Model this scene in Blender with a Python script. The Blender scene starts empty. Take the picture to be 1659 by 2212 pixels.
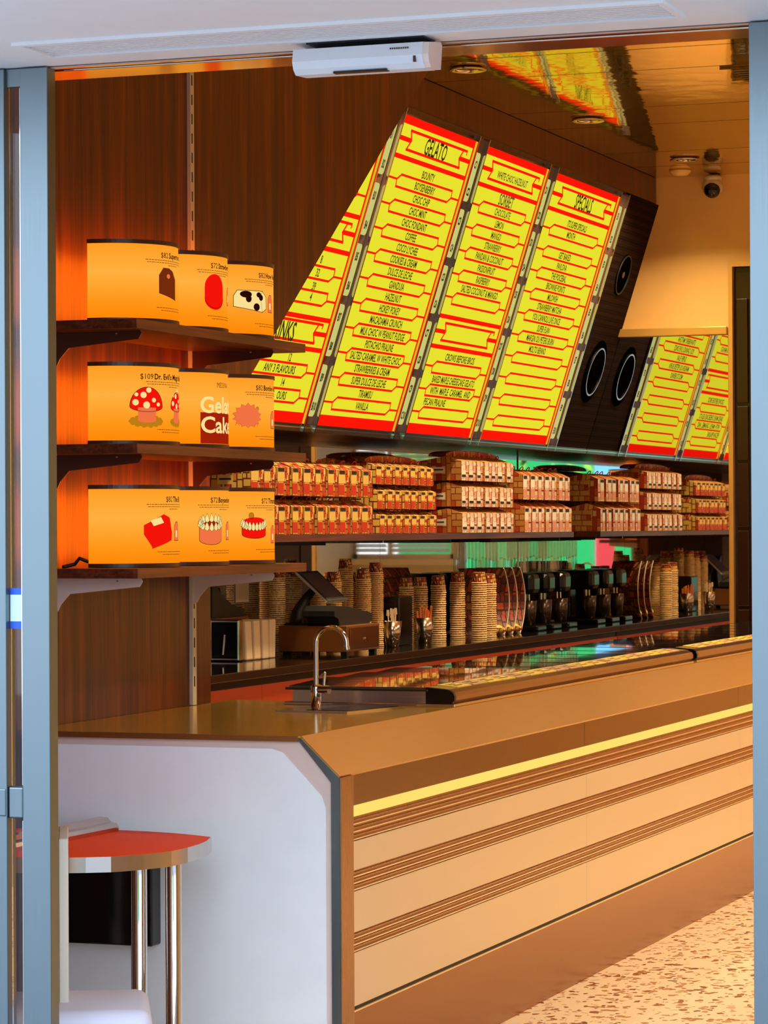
import bpy, bmesh, math, random
from mathutils import Vector, Matrix
SC = bpy.context.scene
COL = SC.collection
random.seed(7)
def lin(c, a=1.0):
    return tuple(((v/255)/12.92 if v/255 <= .04045 else ((v/255+.055)/1.055)**2.4) for v in c)+(a,)

# ------------------------------------------------------------------ camera
cd = bpy.data.cameras.new('camera'); cam = bpy.data.objects.new('camera', cd); COL.objects.link(cam)
cd.sensor_fit = 'VERTICAL'; cd.sensor_height = 24.0; cd.lens = 24.0*6433/2212; cd.clip_start = .1; cd.clip_end = 200
_th = math.atan(2321/6433)
_fw = Vector((-math.sin(_th), math.cos(_th), 0)); _rt = Vector((math.cos(_th), math.sin(_th), 0)); _up = Vector((0, 0, 1))
_f = (_fw+_up*(33/6433)).normalized(); _u0 = (_up-_fw*(33/6433)).normalized()
_r = (_rt-_u0*.005).normalized(); _u = _r.cross(_f).normalized()
m = Matrix((_r, _u, -_f)).transposed().to_4x4(); m.translation = Vector((0, 0, 1.65))
cam.matrix_world = m; SC.camera = cam
# ------------------------------------------------------------------ view, world
SC.view_settings.view_transform = 'Standard'; SC.view_settings.look = 'None'
SC.view_settings.gamma = 1; SC.view_settings.use_curve_mapping = False
SC.view_settings.exposure = 0.0
W = bpy.data.worlds.new('overcast_street_sky'); SC.world = W; W.use_nodes = True
nt = W.node_tree; bg = nt.nodes['Background']
tc = nt.nodes.new('ShaderNodeTexCoord'); sx = nt.nodes.new('ShaderNodeSeparateXYZ'); cr = nt.nodes.new('ShaderNodeValToRGB')
nt.links.new(tc.outputs['Generated'], sx.inputs[0]); nt.links.new(sx.outputs['Z'], cr.inputs[0]); nt.links.new(cr.outputs[0], bg.inputs[0])
cr.color_ramp.elements[0].position = 0.0; cr.color_ramp.elements[0].color = (.42, .50, .60, 1)
cr.color_ramp.elements[1].position = .5; cr.color_ramp.elements[1].color = (.52, .66, .84, 1)
bg.inputs[1].default_value = 5.8
SC.cycles.max_bounces = 10; SC.cycles.glossy_bounces = 6; SC.cycles.diffuse_bounces = 4; SC.cycles.transmission_bounces = 6
SC.cycles.sample_clamp_indirect = 4.0; SC.cycles.caustics_reflective = True; SC.cycles.caustics_refractive = False
# ------------------------------------------------------------------ lights of the room (ceiling downlights)
def area(name, loc, rot, size, power, color, spread=math.pi, size_y=None):
    d = bpy.data.lights.new(name, 'AREA'); d.energy = power; d.color = color; d.size = size; d.spread = spread
    if size_y: d.shape = 'RECTANGLE'; d.size_y = size_y
    else: d.shape = 'DISK'
    o = bpy.data.objects.new(name, d); o.location = loc; o.rotation_euler = rot; COL.objects.link(o); return o
WARM = (1.0, .56, .22)
for i, y in enumerate((9.3, 11.2, 13.0, 14.8, 16.4)):
    area('aisle_downlight', (-1.6, y, 3.72), (0, 0, 0), .26, 33, (1.0, .86, .60), math.radians(130))
for y in (11.0, 12.884, 14.724, 16.509):
    area('counter_downlight', (-4.19, y, 3.70), (0, 0, 0), .16, 31, (1.0, .76, .44), math.radians(130))

# ------------------------------------------------------------------ materials
MATS = {}
def mat(name):
    m = bpy.data.materials.new(name); m.use_nodes = True; MATS[name] = m
    return m, m.node_tree, m.node_tree.nodes['Principled BSDF']
def P(name, rgb, rough=.5, metal=0., **k):
    m, t, b = mat(name); b.inputs['Base Color'].default_value = lin(rgb); b.inputs['Roughness'].default_value = rough
    b.inputs['Metallic'].default_value = metal
    for kk, v in k.items(): b.inputs[kk.replace('_', ' ')].default_value = v
    # faint procedural variation
    n = t.nodes.new('ShaderNodeTexNoise'); n.inputs['Scale'].default_value = 9
    c = t.nodes.new('ShaderNodeTexCoord'); t.links.new(c.outputs['Object'], n.inputs['Vector'])
    h = t.nodes.new('ShaderNodeHueSaturation'); mr = t.nodes.new('ShaderNodeMapRange')
    mr.inputs[3].default_value = .95; mr.inputs[4].default_value = 1.05
    t.links.new(n.outputs[0], mr.inputs[0]); t.links.new(mr.outputs[0], h.inputs['Value'])
    h.inputs['Color'].default_value = lin(rgb); t.links.new(h.outputs[0], b.inputs['Base Color'])
    return m
def EM(name, rgb, s=1.0, var=0.0):
    m = bpy.data.materials.new(name); m.use_nodes = True; t = m.node_tree; t.nodes.clear()
    e = t.nodes.new('ShaderNodeEmission'); o = t.nodes.new('ShaderNodeOutputMaterial'); t.links.new(e.outputs[0], o.inputs[0])
    e.inputs[0].default_value = lin(rgb); e.inputs[1].default_value = s; MATS[name] = m; return m
def coords(t, kind='Object', scale=(1, 1, 1), rot=(0, 0, 0)):
    c = t.nodes.new('ShaderNodeTexCoord'); mp = t.nodes.new('ShaderNodeMapping'); mp.inputs['Scale'].default_value = scale
    mp.inputs['Rotation'].default_value = rot
    t.links.new(c.outputs[kind], mp.inputs[0]); return mp.outputs[0]
def ramp(t, src, stops):
    r = t.nodes.new('ShaderNodeValToRGB'); t.links.new(src, r.inputs[0]); e = r.color_ramp.elements
    while len(e) > 1: e.remove(e[-1])
    e[0].position, e[0].color = stops[0][0], lin(stops[0][1])
    for p, c in stops[1:]:
        q = e.new(p); q.color = lin(c)
    return r.outputs[0]
def bump(t, b, src, dist, strength=.5):
    n = t.nodes.new('ShaderNodeBump'); n.inputs['Distance'].default_value = dist; n.inputs['Strength'].default_value = strength
    t.links.new(src, n.inputs['Height']); t.links.new(n.outputs[0], b.inputs['Normal'])
def WOOD(name, cols, rough=.35, vertical=True, sc=1.0):
    m, t, b = mat(name)
    v = coords(t, 'Object', (9*sc, 9*sc, .35*sc) if vertical else (9*sc, .35*sc, 9*sc))
    n = t.nodes.new('ShaderNodeTexNoise'); n.inputs['Scale'].default_value = 2.2; n.inputs['Detail'].default_value = 9; n.inputs['Roughness'].default_value = .66; n.inputs['Distortion'].default_value = .35
    t.links.new(v, n.inputs['Vector'])
    c = ramp(t, n.outputs[0], [(.30, cols[0]), (.46, cols[1]), (.54, cols[2]), (.68, cols[3])])
    v2 = coords(t, 'Object', (42, 42, .8) if vertical else (42, .8, 42))
    n2 = t.nodes.new('ShaderNodeTexNoise'); n2.inputs['Scale'].default_value = 3; n2.inputs['Detail'].default_value = 5; t.links.new(v2, n2.inputs['Vector'])
    mx = t.nodes.new('ShaderNodeMix'); mx.data_type = 'RGBA'; mx.blend_type = 'MULTIPLY'; mx.inputs[0].default_value = .75
    t.links.new(c, mx.inputs[6]); t.links.new(ramp(t, n2.outputs[0], [(.3, (150, 140, 130)), (.62, (255, 255, 255))]), mx.inputs[7])
    t.links.new(mx.outputs[2], b.inputs['Base Color']); b.inputs['Roughness'].default_value = rough
    b.inputs['Specular IOR Level'].default_value = .35
    return m
def BRUSH(name, rgb, rough=.3, metal=1., axis='y', amt=.06, wave=0.0):
    m, t, b = mat(name); s = {'y': (120, 1.2, 120), 'x': (1.2, 120, 120), 'z': (120, 120, 1.2)}[axis]
    n = t.nodes.new('ShaderNodeTexNoise'); n.inputs['Scale'].default_value = 3; n.inputs['Detail'].default_value = 3
    t.links.new(coords(t, 'Object', s), n.inputs['Vector'])
    h = t.nodes.new('ShaderNodeHueSaturation'); mr = t.nodes.new('ShaderNodeMapRange'); mr.inputs[3].default_value = 1-amt; mr.inputs[4].default_value = 1+amt
    t.links.new(n.outputs[0], mr.inputs[0]); t.links.new(mr.outputs[0], h.inputs['Value']); h.inputs['Color'].default_value = lin(rgb)
    t.links.new(h.outputs[0], b.inputs['Base Color']); b.inputs['Metallic'].default_value = metal
    mr2 = t.nodes.new('ShaderNodeMapRange'); mr2.inputs[3].default_value = rough*.8; mr2.inputs[4].default_value = rough*1.2
    t.links.new(n.outputs[0], mr2.inputs[0]); t.links.new(mr2.outputs[0], b.inputs['Roughness'])
    if wave:
        n3 = t.nodes.new('ShaderNodeTexNoise'); n3.inputs['Scale'].default_value = 2.4; n3.inputs['Detail'].default_value = 2
        t.links.new(coords(t, 'Object'), n3.inputs['Vector']); bump(t, b, n3.outputs[0], wave, 1.0)
    return m

WOOD('walnut', [(58, 24, 10), (92, 38, 15), (112, 48, 20), (134, 62, 28)], .38)
WOOD('walnut_shelf', [(70, 30, 14), (100, 44, 20), (118, 54, 26), (140, 68, 34)], .4, vertical=False)
WOOD('dark_fascia', [(70, 30, 14), (88, 38, 17), (98, 44, 20), (112, 52, 24)], .3)
P('walnut_rim', (74, 32, 14), .35)
BRUSH('door_steel', (116, 128, 133), .34, 1., 'z', .04)
BRUSH('steel_x', (205, 196, 190), .22, 1., 'x', .03)
BRUSH('header_steel', (214, 190, 176), .12, 1., 'x', .03)
BRUSH('counter_champagne', (232, 214, 188), .42, .45, 'y', .03)
BRUSH('counter_top_band', (202, 156, 88), .32, .85, 'y', .006)
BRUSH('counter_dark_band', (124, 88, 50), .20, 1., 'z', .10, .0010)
BRUSH('bronze', (150, 98, 52), .24, .9, 'y', .06)
BRUSH('kick_steel', (160, 104, 54), .42, .8, 'y', .06)
BRUSH('post_bronze', (158, 118, 84), .28, .95, 'z', .04)
P('bright_ridge', (255, 226, 180), .22, .6)
BRUSH('rail_steel', (150, 112, 84), .25, .9, 'y', .05)
P('strip_brown', (84, 52, 30), .4)
P('chrome', (225, 215, 208), .07, 1.)
P('soft_chrome', (205, 190, 178), .18, 1.)
P('white_paint', (214, 210, 214), .5)
P('soffit_white', (222, 216, 216), .55)
P('counter_end_white', (242, 243, 246), .45)
P('pink_edge', (222, 196, 186), .4)
P('cream_wall', (230, 180, 106), .35, 0., Coat_Weight=.6, Coat_Roughness=.07)
P('tan_wall', (204, 182, 140), .5)
P('gold_trim', (222, 170, 90), .3, .5)
P('black_gloss', (14, 12, 12), .12)
P('black_matt', (13, 11, 10), .55)
P('black_counter', (22, 17, 14), .06, 0., Specular_IOR_Level=.9)
P('dark_lip', (70, 52, 40), .25, .6)
P('orange_laminate', (186, 64, 22), .6)
P('table_orange', (255, 76, 4), .6, Specular_IOR_Level=.15)
P('cream_plastic', (206, 192, 172), .5)
P('napkin_paper', (238, 206, 168), .8)
P('blue_sticker', (20, 84, 190), .4)
P('white_sticker', (196, 220, 226), .4)
P('red_print', (176, 40, 24), .5)
P('ink', (40, 18, 10), .6)
P('screen_dark', (66, 50, 58), .6, Specular_IOR_Level=.2)
P('pink_plastic', (228, 196, 190), .45)
P('chair_white', (196, 188, 198), .5)
P('straw_orange', (214, 110, 50), .5)
P('pavement', (120, 122, 126), .8)
P('green_board', (14, 176, 84), .55)
P('leaf_green', (176, 222, 60), .55)
P('sky_board', (120, 196, 232), .5)
P('orange_board', (240, 150, 50), .5)
P('red_board', (226, 40, 44), .5)
P('grey_board', (120, 140, 160), .5)
P('cup_cream', (255, 222, 156), .6)
P('cutout_black', (5, 4, 3), 1.0, Specular_IOR_Level=0.)
P('darkdoor', (40, 20, 12), .18)
P('ticket_yellow', (246, 206, 84), .4)
P('ticket_pink', (214, 160, 120), .4)
P('flavour_ink', (120, 70, 20), .5)
P('mixer_black', (16, 13, 13), .2)
m, t, b = mat('clear_tube'); b.inputs['Base Color'].default_value = lin((236, 232, 222)); b.inputs['Roughness'].default_value = .12; b.inputs['Metallic'].default_value = .5
o = [q for q in t.nodes if q.type == 'OUTPUT_MATERIAL'][0]; tr = t.nodes.new('ShaderNodeBsdfTransparent'); mx = t.nodes.new('ShaderNodeMixShader'); mx.inputs[0].default_value = .6
t.links.new(b.outputs[0], mx.inputs[1]); t.links.new(tr.outputs[0], mx.inputs[2]); t.links.new(mx.outputs[0], o.inputs[0])
EM('menu_yellow', (232, 226, 46), 1.0); EM('menu_red', (255, 22, 6), 1.0); EM('pill_cream', (226, 222, 128), .78)
EM('led_strip', (255, 224, 110), 1.0)
EM('lamp_back', (255, 120, 20), 9.0)
EM('ink_dark', (56, 14, 4), .6); EM('ink_brown', (130, 48, 14), .8); EM('ink_red', (250, 20, 8), .95); EM('ink_block', (176, 34, 8), .85)
EM('ink_cream', (255, 228, 150), .95); EM('ink_pink', (252, 120, 70), .9); EM('ink_ochre', (200, 130, 20), .9)
P('menu_ink', (24, 30, 6), .6)
# mirror glass
m, t, b = mat('mirror'); b.inputs['Base Color'].default_value = (.80, .78, .74, 1); b.inputs['Metallic'].default_value = 1; b.inputs['Roughness'].default_value = .015
# cream end wall (glossy paint)
# gold glossy ceiling
m, t, b = mat('ceiling_gloss'); b.inputs['Metallic'].default_value = .85; b.inputs['Roughness'].default_value = .045
b.inputs['Base Color'].default_value = lin((200, 156, 50))
n = t.nodes.new('ShaderNodeTexNoise'); n.inputs['Scale'].default_value = 5; n.inputs['Detail'].default_value = 2
t.links.new(coords(t, 'Object', (1, 1.0, 1)), n.inputs['Vector']); bump(t, b, n.outputs[0], .0018, .8)
# tinted cabinet glass
m, t, b = mat('cabinet_glass'); b.inputs['Base Color'].default_value = (.05, .05, .04, 1); b.inputs['Roughness'].default_value = .03
b.inputs['Specular IOR Level'].default_value = 1.0; b.inputs['Coat Weight'].default_value = 1.; b.inputs['Coat Roughness'].default_value = .02
n = t.nodes.new('ShaderNodeTexNoise'); n.inputs['Scale'].default_value = 6
t.links.new(coords(t, 'Object', (1, 3, 1)), n.inputs['Vector']); bump(t, b, n.outputs[0], .0008, .6)
# worktop polished steel
m, t, b = mat('worktop'); b.inputs['Base Color'].default_value = lin((255, 200, 74)); b.inputs['Metallic'].default_value = .7; b.inputs['Roughness'].default_value = .15
n = t.nodes.new('ShaderNodeTexNoise'); n.inputs['Scale'].default_value = 4
t.links.new(coords(t, 'Object'), n.inputs['Vector']); bump(t, b, n.outputs[0], .0015, .6)
# clear glass
m = bpy.data.materials.new('clear_glass'); m.use_nodes = True; MATS['clear_glass'] = m; t = m.node_tree; t.nodes.clear()
o = t.nodes.new('ShaderNodeOutputMaterial'); mx = t.nodes.new('ShaderNodeMixShader'); tr = t.nodes.new('ShaderNodeBsdfTransparent'); gl = t.nodes.new('ShaderNodeBsdfGlossy')
gl.inputs['Roughness'].default_value = .02; tr.inputs[0].default_value = (.90, .86, .84, 1); fr = t.nodes.new('ShaderNodeFresnel'); fr.inputs[0].default_value = 1.45
t.links.new(fr.outputs[0], mx.inputs[0]); t.links.new(tr.outputs[0], mx.inputs[1]); t.links.new(gl.outputs[0], mx.inputs[2]); t.links.new(mx.outputs[0], o.inputs[0])
# blind slat: thin white, a little light comes through
m = bpy.data.materials.new('blind_white'); m.use_nodes = True; MATS['blind_white'] = m; t = m.node_tree; b = t.nodes['Principled BSDF']
b.inputs['Base Color'].default_value = lin((232, 236, 226)); o = [q for q in t.nodes if q.type == 'OUTPUT_MATERIAL'][0]
tl = t.nodes.new('ShaderNodeBsdfTranslucent'); tl.inputs[0].default_value = lin((232, 240, 235)); mx = t.nodes.new('ShaderNodeMixShader'); mx.inputs[0].default_value = .5
t.links.new(b.outputs[0], mx.inputs[1]); t.links.new(tl.outputs[0], mx.inputs[2]); t.links.new(mx.outputs[0], o.inputs[0])
# terrazzo
m, t, b = mat('terrazzo')
v = t.nodes.new('ShaderNodeTexVoronoi'); v.inputs['Scale'].default_value = 36; v.inputs['Randomness'].default_value = 1
dn = t.nodes.new('ShaderNodeTexNoise'); dn.inputs['Scale'].default_value = 30; cc = coords(t, 'Object', (1, .8, 1)); t.links.new(cc, dn.inputs['Vector'])
va = t.nodes.new('ShaderNodeVectorMath'); va.operation = 'MULTIPLY_ADD'; va.inputs[1].default_value = (.04, .04, .04); t.links.new(dn.outputs['Color'], va.inputs[0]); t.links.new(cc, va.inputs[2])
t.links.new(va.outputs[0], v.inputs['Vector'])
lt = t.nodes.new('ShaderNodeMath'); lt.operation = 'LESS_THAN'
sp = t.nodes.new('ShaderNodeSeparateColor'); t.links.new(v.outputs['Color'], sp.inputs[0])
thr = t.nodes.new('ShaderNodeMath'); thr.operation = 'MULTIPLY'; thr.inputs[1].default_value = .72
pw = t.nodes.new('ShaderNodeMath'); pw.operation = 'POWER'; pw.inputs[1].default_value = 1.5; t.links.new(sp.outputs[0], pw.inputs[0]); t.links.new(pw.outputs[0], thr.inputs[0])
t.links.new(v.outputs['Distance'], lt.inputs[0]); t.links.new(thr.outputs[0], lt.inputs[1])
mx = t.nodes.new('ShaderNodeMix'); mx.data_type = 'RGBA'; t.links.new(lt.outputs[0], mx.inputs[0]); mx.inputs[6].default_value = lin((250, 220, 182))
t.links.new(ramp(t, sp.outputs[1], [(0, (110, 56, 26)), (.35, (168, 100, 50)), (.7, (196, 136, 84)), (1, (230, 200, 170))]), mx.inputs[7])
t.links.new(mx.outputs[2], b.inputs['Base Color']); b.inputs['Roughness'].default_value = .35
# printed bag and cup cartons: blocks of cream, yellow and red ruled with dark red lines
def PRINT(name, cols, mort, bw=.05, rh=.032, ms=.0035):
    m, t, b = mat(name); c = t.nodes.new('ShaderNodeTexCoord'); s = t.nodes.new('ShaderNodeSeparateXYZ'); t.links.new(c.outputs['Object'], s.inputs[0])
    a = t.nodes.new('ShaderNodeMath'); t.links.new(s.outputs[0], a.inputs[0]); t.links.new(s.outputs[1], a.inputs[1])
    cb = t.nodes.new('ShaderNodeCombineXYZ'); t.links.new(a.outputs[0], cb.inputs[0]); t.links.new(s.outputs[2], cb.inputs[1])
    cs = t.nodes.new('ShaderNodeCombineXYZ'); t.links.new(s.outputs[2], cs.inputs[0]); t.links.new(a.outputs[0], cs.inputs[1])
    ck = t.nodes.new('ShaderNodeTexChecker'); t.links.new(cb.outputs[0], ck.inputs['Vector']); ck.inputs['Scale'].default_value = .55/bw
    def layer(vec, w, h):
        br = t.nodes.new('ShaderNodeTexBrick'); t.links.new(vec, br.inputs['Vector']); br.inputs['Scale'].default_value = 1
        br.inputs['Brick Width'].default_value = w; br.inputs['Row Height'].default_value = h; br.inputs['Mortar Size'].default_value = ms; br.inputs['Mortar Smooth'].default_value = 0
        br.inputs['Color1'].default_value = (0, 0, 0, 1); br.inputs['Color2'].default_value = (1, 1, 1, 1); br.inputs['Mortar'].default_value = (0, 0, 0, 1)
        br.offset = .37; br.squash = .55; br.squash_frequency = 2
        r = t.nodes.new('ShaderNodeValToRGB'); r.color_ramp.interpolation = 'CONSTANT'; t.links.new(br.outputs['Color'], r.inputs[0]); e = r.color_ramp.elements; e[0].color = lin(cols[0]); e.remove(e[1])
        for k, cc_ in enumerate(cols[1:]): q = e.new((k+1)/len(cols)); q.color = lin(cc_)
        mx = t.nodes.new('ShaderNodeMix'); mx.data_type = 'RGBA'; t.links.new(br.outputs['Fac'], mx.inputs[0]); t.links.new(r.outputs[0], mx.inputs[6]); mx.inputs[7].default_value = lin(mort)
        return mx.outputs[2]
    mx = t.nodes.new('ShaderNodeMix'); mx.data_type = 'RGBA'; t.links.new(ck.outputs['Fac'], mx.inputs[0]); t.links.new(layer(cb.outputs[0], bw, rh), mx.inputs[6]); t.links.new(layer(cs.outputs[0], bw*1.3, rh*.8), mx.inputs[7])
    t.links.new(mx.outputs[2], b.inputs['Base Color']); b.inputs['Roughness'].default_value = .55
    return m
PRINT('bag_print', [(240, 204, 92), (236, 190, 80), (214, 66, 26), (240, 206, 110), (226, 150, 60)], (120, 26, 10), .052, .036, .003)
PRINT('bag_print_glare', [(250, 240, 224), (248, 226, 204), (240, 190, 160), (252, 244, 230)], (214, 150, 116), .045, .04, .0016)  # bag print whitened, daylight glare on the fronts painted into its colours
PRINT('bag_print_side', [(214, 150, 66), (206, 84, 34), (176, 50, 22), (226, 170, 84), (190, 110, 44)], (140, 36, 14), .07, .034, .0022)
PRINT('bag_print_dark', [(150, 92, 36), (120, 30, 12), (176, 60, 22), (96, 26, 12)], (48, 12, 6), .06, .045, .005)
PRINT('cup_print', [(232, 170, 76), (200, 70, 26), (236, 190, 100), (150, 40, 14)], (80, 22, 10), .026, .018, .002)
P('bag_cream', (240, 206, 110), .6); P('bag_cream_glare', (255, 250, 238), .5); P('bag_red', (206, 50, 22), .6); P('bag_red_glare', (232, 158, 128), .6); P('bag_edge', (128, 40, 16), .6)  # the palest cream and the pink carry the same painted glare
# lamp shades: lit from inside, a little brighter at the height of the bulb
def SHADE():
    m = bpy.data.materials.new('lamp_shade'); m.use_nodes = True; t = m.node_tree; t.nodes.clear(); MATS['lamp_shade'] = m
    e = t.nodes.new('ShaderNodeEmission'); o = t.nodes.new('ShaderNodeOutputMaterial'); t.links.new(e.outputs[0], o.inputs[0])
    c = t.nodes.new('ShaderNodeTexCoord'); s = t.nodes.new('ShaderNodeSeparateXYZ'); t.links.new(c.outputs['Object'], s.inputs[0])
    d = t.nodes.new('ShaderNodeMath'); d.operation = 'DIVIDE'; d.inputs[1].default_value = .25; t.links.new(s.outputs[2], d.inputs[0])
    t.links.new(ramp(t, d.outputs[0], [(0, (255, 132, 0)), (.25, (255, 150, 22)), (.6, (255, 176, 62)), (.9, (255, 160, 40)), (1, (255, 146, 22))]), e.inputs[0])
    e.inputs[1].default_value = 1.0
SHADE()

# ------------------------------------------------------------------ geometry helpers
OFF = {}
class B:
    def __init__(s): s.v = []; s.f = []; s.mi = []; s.sm = []
    def add(s, vs, fs, m=0, smooth=False):
        o = len(s.v); s.v += [tuple(p) for p in vs]
        for f in fs: s.f.append(tuple(i+o for i in f)); s.mi.append(m); s.sm.append(smooth)
        return s
    def box(s, x0, y0, z0, x1, y1, z1, m=0, c=0.0):
        if x0 > x1: x0, x1 = x1, x0
        if y0 > y1: y0, y1 = y1, y0
        if z0 > z1: z0, z1 = z1, z0
        if c <= 0:
            vs = [(x, y, z) for z in (z0, z1) for y in (y0, y1) for x in (x0, x1)]
            return s.add(vs, [(0, 2, 3, 1), (4, 5, 7, 6), (0, 1, 5, 4), (2, 6, 7, 3), (0, 4, 6, 2), (1, 3, 7, 5)], m)
        bm = bmesh.new(); bmesh.ops.create_cube(bm, size=1)
        for v in bm.verts: v.co = Vector((x0+(v.co.x+.5)*(x1-x0), y0+(v.co.y+.5)*(y1-y0), z0+(v.co.z+.5)*(z1-z0)))
        bmesh.ops.bevel(bm, geom=bm.edges[:], offset=c, segments=2, affect='EDGES', profile=.5)
        return s.bm(bm, m)
    def bm(s, bm, m=0, smooth=False, mat=None):
        bm.verts.index_update()
        s.add([mat @ v.co if mat else v.co for v in bm.verts], [[v.index for v in f.verts] for f in bm.faces], m, smooth); bm.free(); return s
    def prism(s, poly, axis, a, b, m=0):
        ar = sum(poly[i][0]*poly[(i+1) % len(poly)][1]-poly[(i+1) % len(poly)][0]*poly[i][1] for i in range(len(poly)))
        if ar < 0: poly = poly[::-1]
        def q(p, t): return {'x': (t, p[0], p[1]), 'y': (p[0], t, p[1]), 'z': (p[0], p[1], t)}[axis]
        n = len(poly); vs = [q(p, a) for p in poly]+[q(p, b) for p in poly]
        fs = [tuple(range(n))[::-1], tuple(range(n, 2*n))]+[(i, (i+1) % n, (i+1) % n+n, i+n) for i in range(n)]
        if axis == 'y': fs = [f[::-1] for f in fs]
        if b < a: fs = [f[::-1] for f in fs]
        return s.add(vs, fs, m)
    def lathe(s, prof, c, n=24, m=0, smooth=True, a0=0., a1=2*math.pi):
        full = abs(a1-a0-2*math.pi) < 1e-6; k = n if full else n+1; vs = []
        for r, z in prof:
            for i in range(k):
                a = a0+(a1-a0)*i/n; vs.append((c[0]+r*math.cos(a), c[1]+r*math.sin(a), c[2]+z))
        fs = []
        for j in range(len(prof)-1):
            for i in range(n):
                i2 = (i+1) % k; fs.append((j*k+i, j*k+i2, (j+1)*k+i2, (j+1)*k+i))
        return s.add(vs, fs, m, smooth)
    def tube(s, pts, r, n=10, m=0, closed=False):
        pts = [Vector(p) for p in pts]; L = len(pts); rs = r if isinstance(r, (list, tuple)) else [r]*L; vs = []; fs = []
        nr = None
        for i, p in enumerate(pts):
            d = (pts[min(i+1, L-1)]-pts[max(i-1, 0)]).normalized()
            if nr is None: nr = d.orthogonal().normalized()
            nr = (nr-d*nr.dot(d)).normalized(); b = d.cross(nr)
            for k in range(n):
                a = 2*math.pi*k/n; vs.append(p+(nr*math.cos(a)+b*math.sin(a))*rs[i])
        for i in range(L-1):
            for k in range(n): fs.append((i*n+k, i*n+(k+1) % n, (i+1)*n+(k+1) % n, (i+1)*n+k))
        s.add(vs, fs, m, True); s.add(vs[:n], [tuple(range(n))[::-1]], m); s.add(vs[-n:], [tuple(range(n))], m); return s
    def quad(s, a, b, c, d, m=0): return s.add([a, b, c, d], [(0, 1, 2, 3)], m)
    def tf(s, M):
        s.v = [tuple(M @ Vector(p)) for p in s.v]; return s
def link(name, b, mats, off, parent=None):
    me = bpy.data.meshes.new(name); ox, oy, oz = off
    me.from_pydata([(x-ox, y-oy, z-oz) for x, y, z in b.v], [], b.f)
    for q in (mats if isinstance(mats, (list, tuple)) else [mats]): me.materials.append(MATS[q])
    me.polygons.foreach_set('material_index', b.mi); me.polygons.foreach_set('use_smooth', b.sm); me.update()
    o = bpy.data.objects.new(name, me); COL.objects.link(o); OFF[o.name] = Vector(off)
    if parent is not None: o.parent = parent
    return o
def tag(o, label=None, cat=None, group=None, kind=None):
    for k, v in (('label', label), ('category', cat), ('group', group), ('kind', kind)):
        if v: o[k] = v
    return o
def T(name, label, cat, loc, group=None):
    o = bpy.data.objects.new(name, None); o.empty_display_size = .05; COL.objects.link(o); o.location = loc; OFF[o.name] = Vector(loc)
    return tag(o, label, cat, group)
def part(name, b, mats, parent, label=None, kind=None):
    o = link(name, b, mats, OFF[parent.name], parent); return tag(o, label, kind=kind)
def partS(name, b, mats, parent): return part(name, b, mats, parent, kind='stuff')
def one(name, b, mats, label, cat, loc, group=None, kind=None):
    o = link(name, b, mats, loc); o.location = loc; return tag(o, label, cat, group, kind)
def struct(name, b, mats, loc=(0, 0, 0), parent=None):
    o = link(name, b, mats, loc if parent is None else OFF[parent.name], parent)
    if parent is None: o.location = loc; o['kind'] = 'structure'
    return o
def tree(o, parent=None):
    c = o.copy(); COL.objects.link(c); c.parent = parent; OFF[c.name] = OFF[o.name]
    for ch in o.children: tree(ch, c)
    return c
def dup(o, loc, label=None, group=None, rz=None):
    c = tree(o); c.location = loc
    if rz is not None: c.rotation_euler.z = rz
    if label: c['label'] = label
    if group: c['group'] = group
    return c

# 2-D art: polygons in (u, v) placed by a mapping
def text2d(txt, cap, xf=.8, bold=.012, align='CENTER', fit=None):
    cu = bpy.data.curves.new('text', 'FONT'); cu.body = txt; cu.align_x = 'LEFT'; cu.offset = bold; cu.resolution_u = 4 if cap > .045 and cap < .055 else 2; cu.fill_mode = 'BOTH'
    ob = bpy.data.objects.new('text', cu); me = bpy.data.meshes.new_from_object(ob)
    vs = [(v.co.x, v.co.y) for v in me.vertices]; fs = [tuple(p.vertices) for p in me.polygons]
    bpy.data.meshes.remove(me); bpy.data.objects.remove(ob); bpy.data.curves.remove(cu)
    s = cap/.70; x0 = min(v[0] for v in vs); x1 = max(v[0] for v in vs); w = (x1-x0)*s*xf
    if fit: xf = fit/((x1-x0)*s); w = fit
    sh = {'CENTER': -w/2, 'LEFT': 0, 'RIGHT': -w}[align]
    return [((x-x0)*s*xf+sh, y*s-cap/2) for x, y in vs], fs
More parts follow.
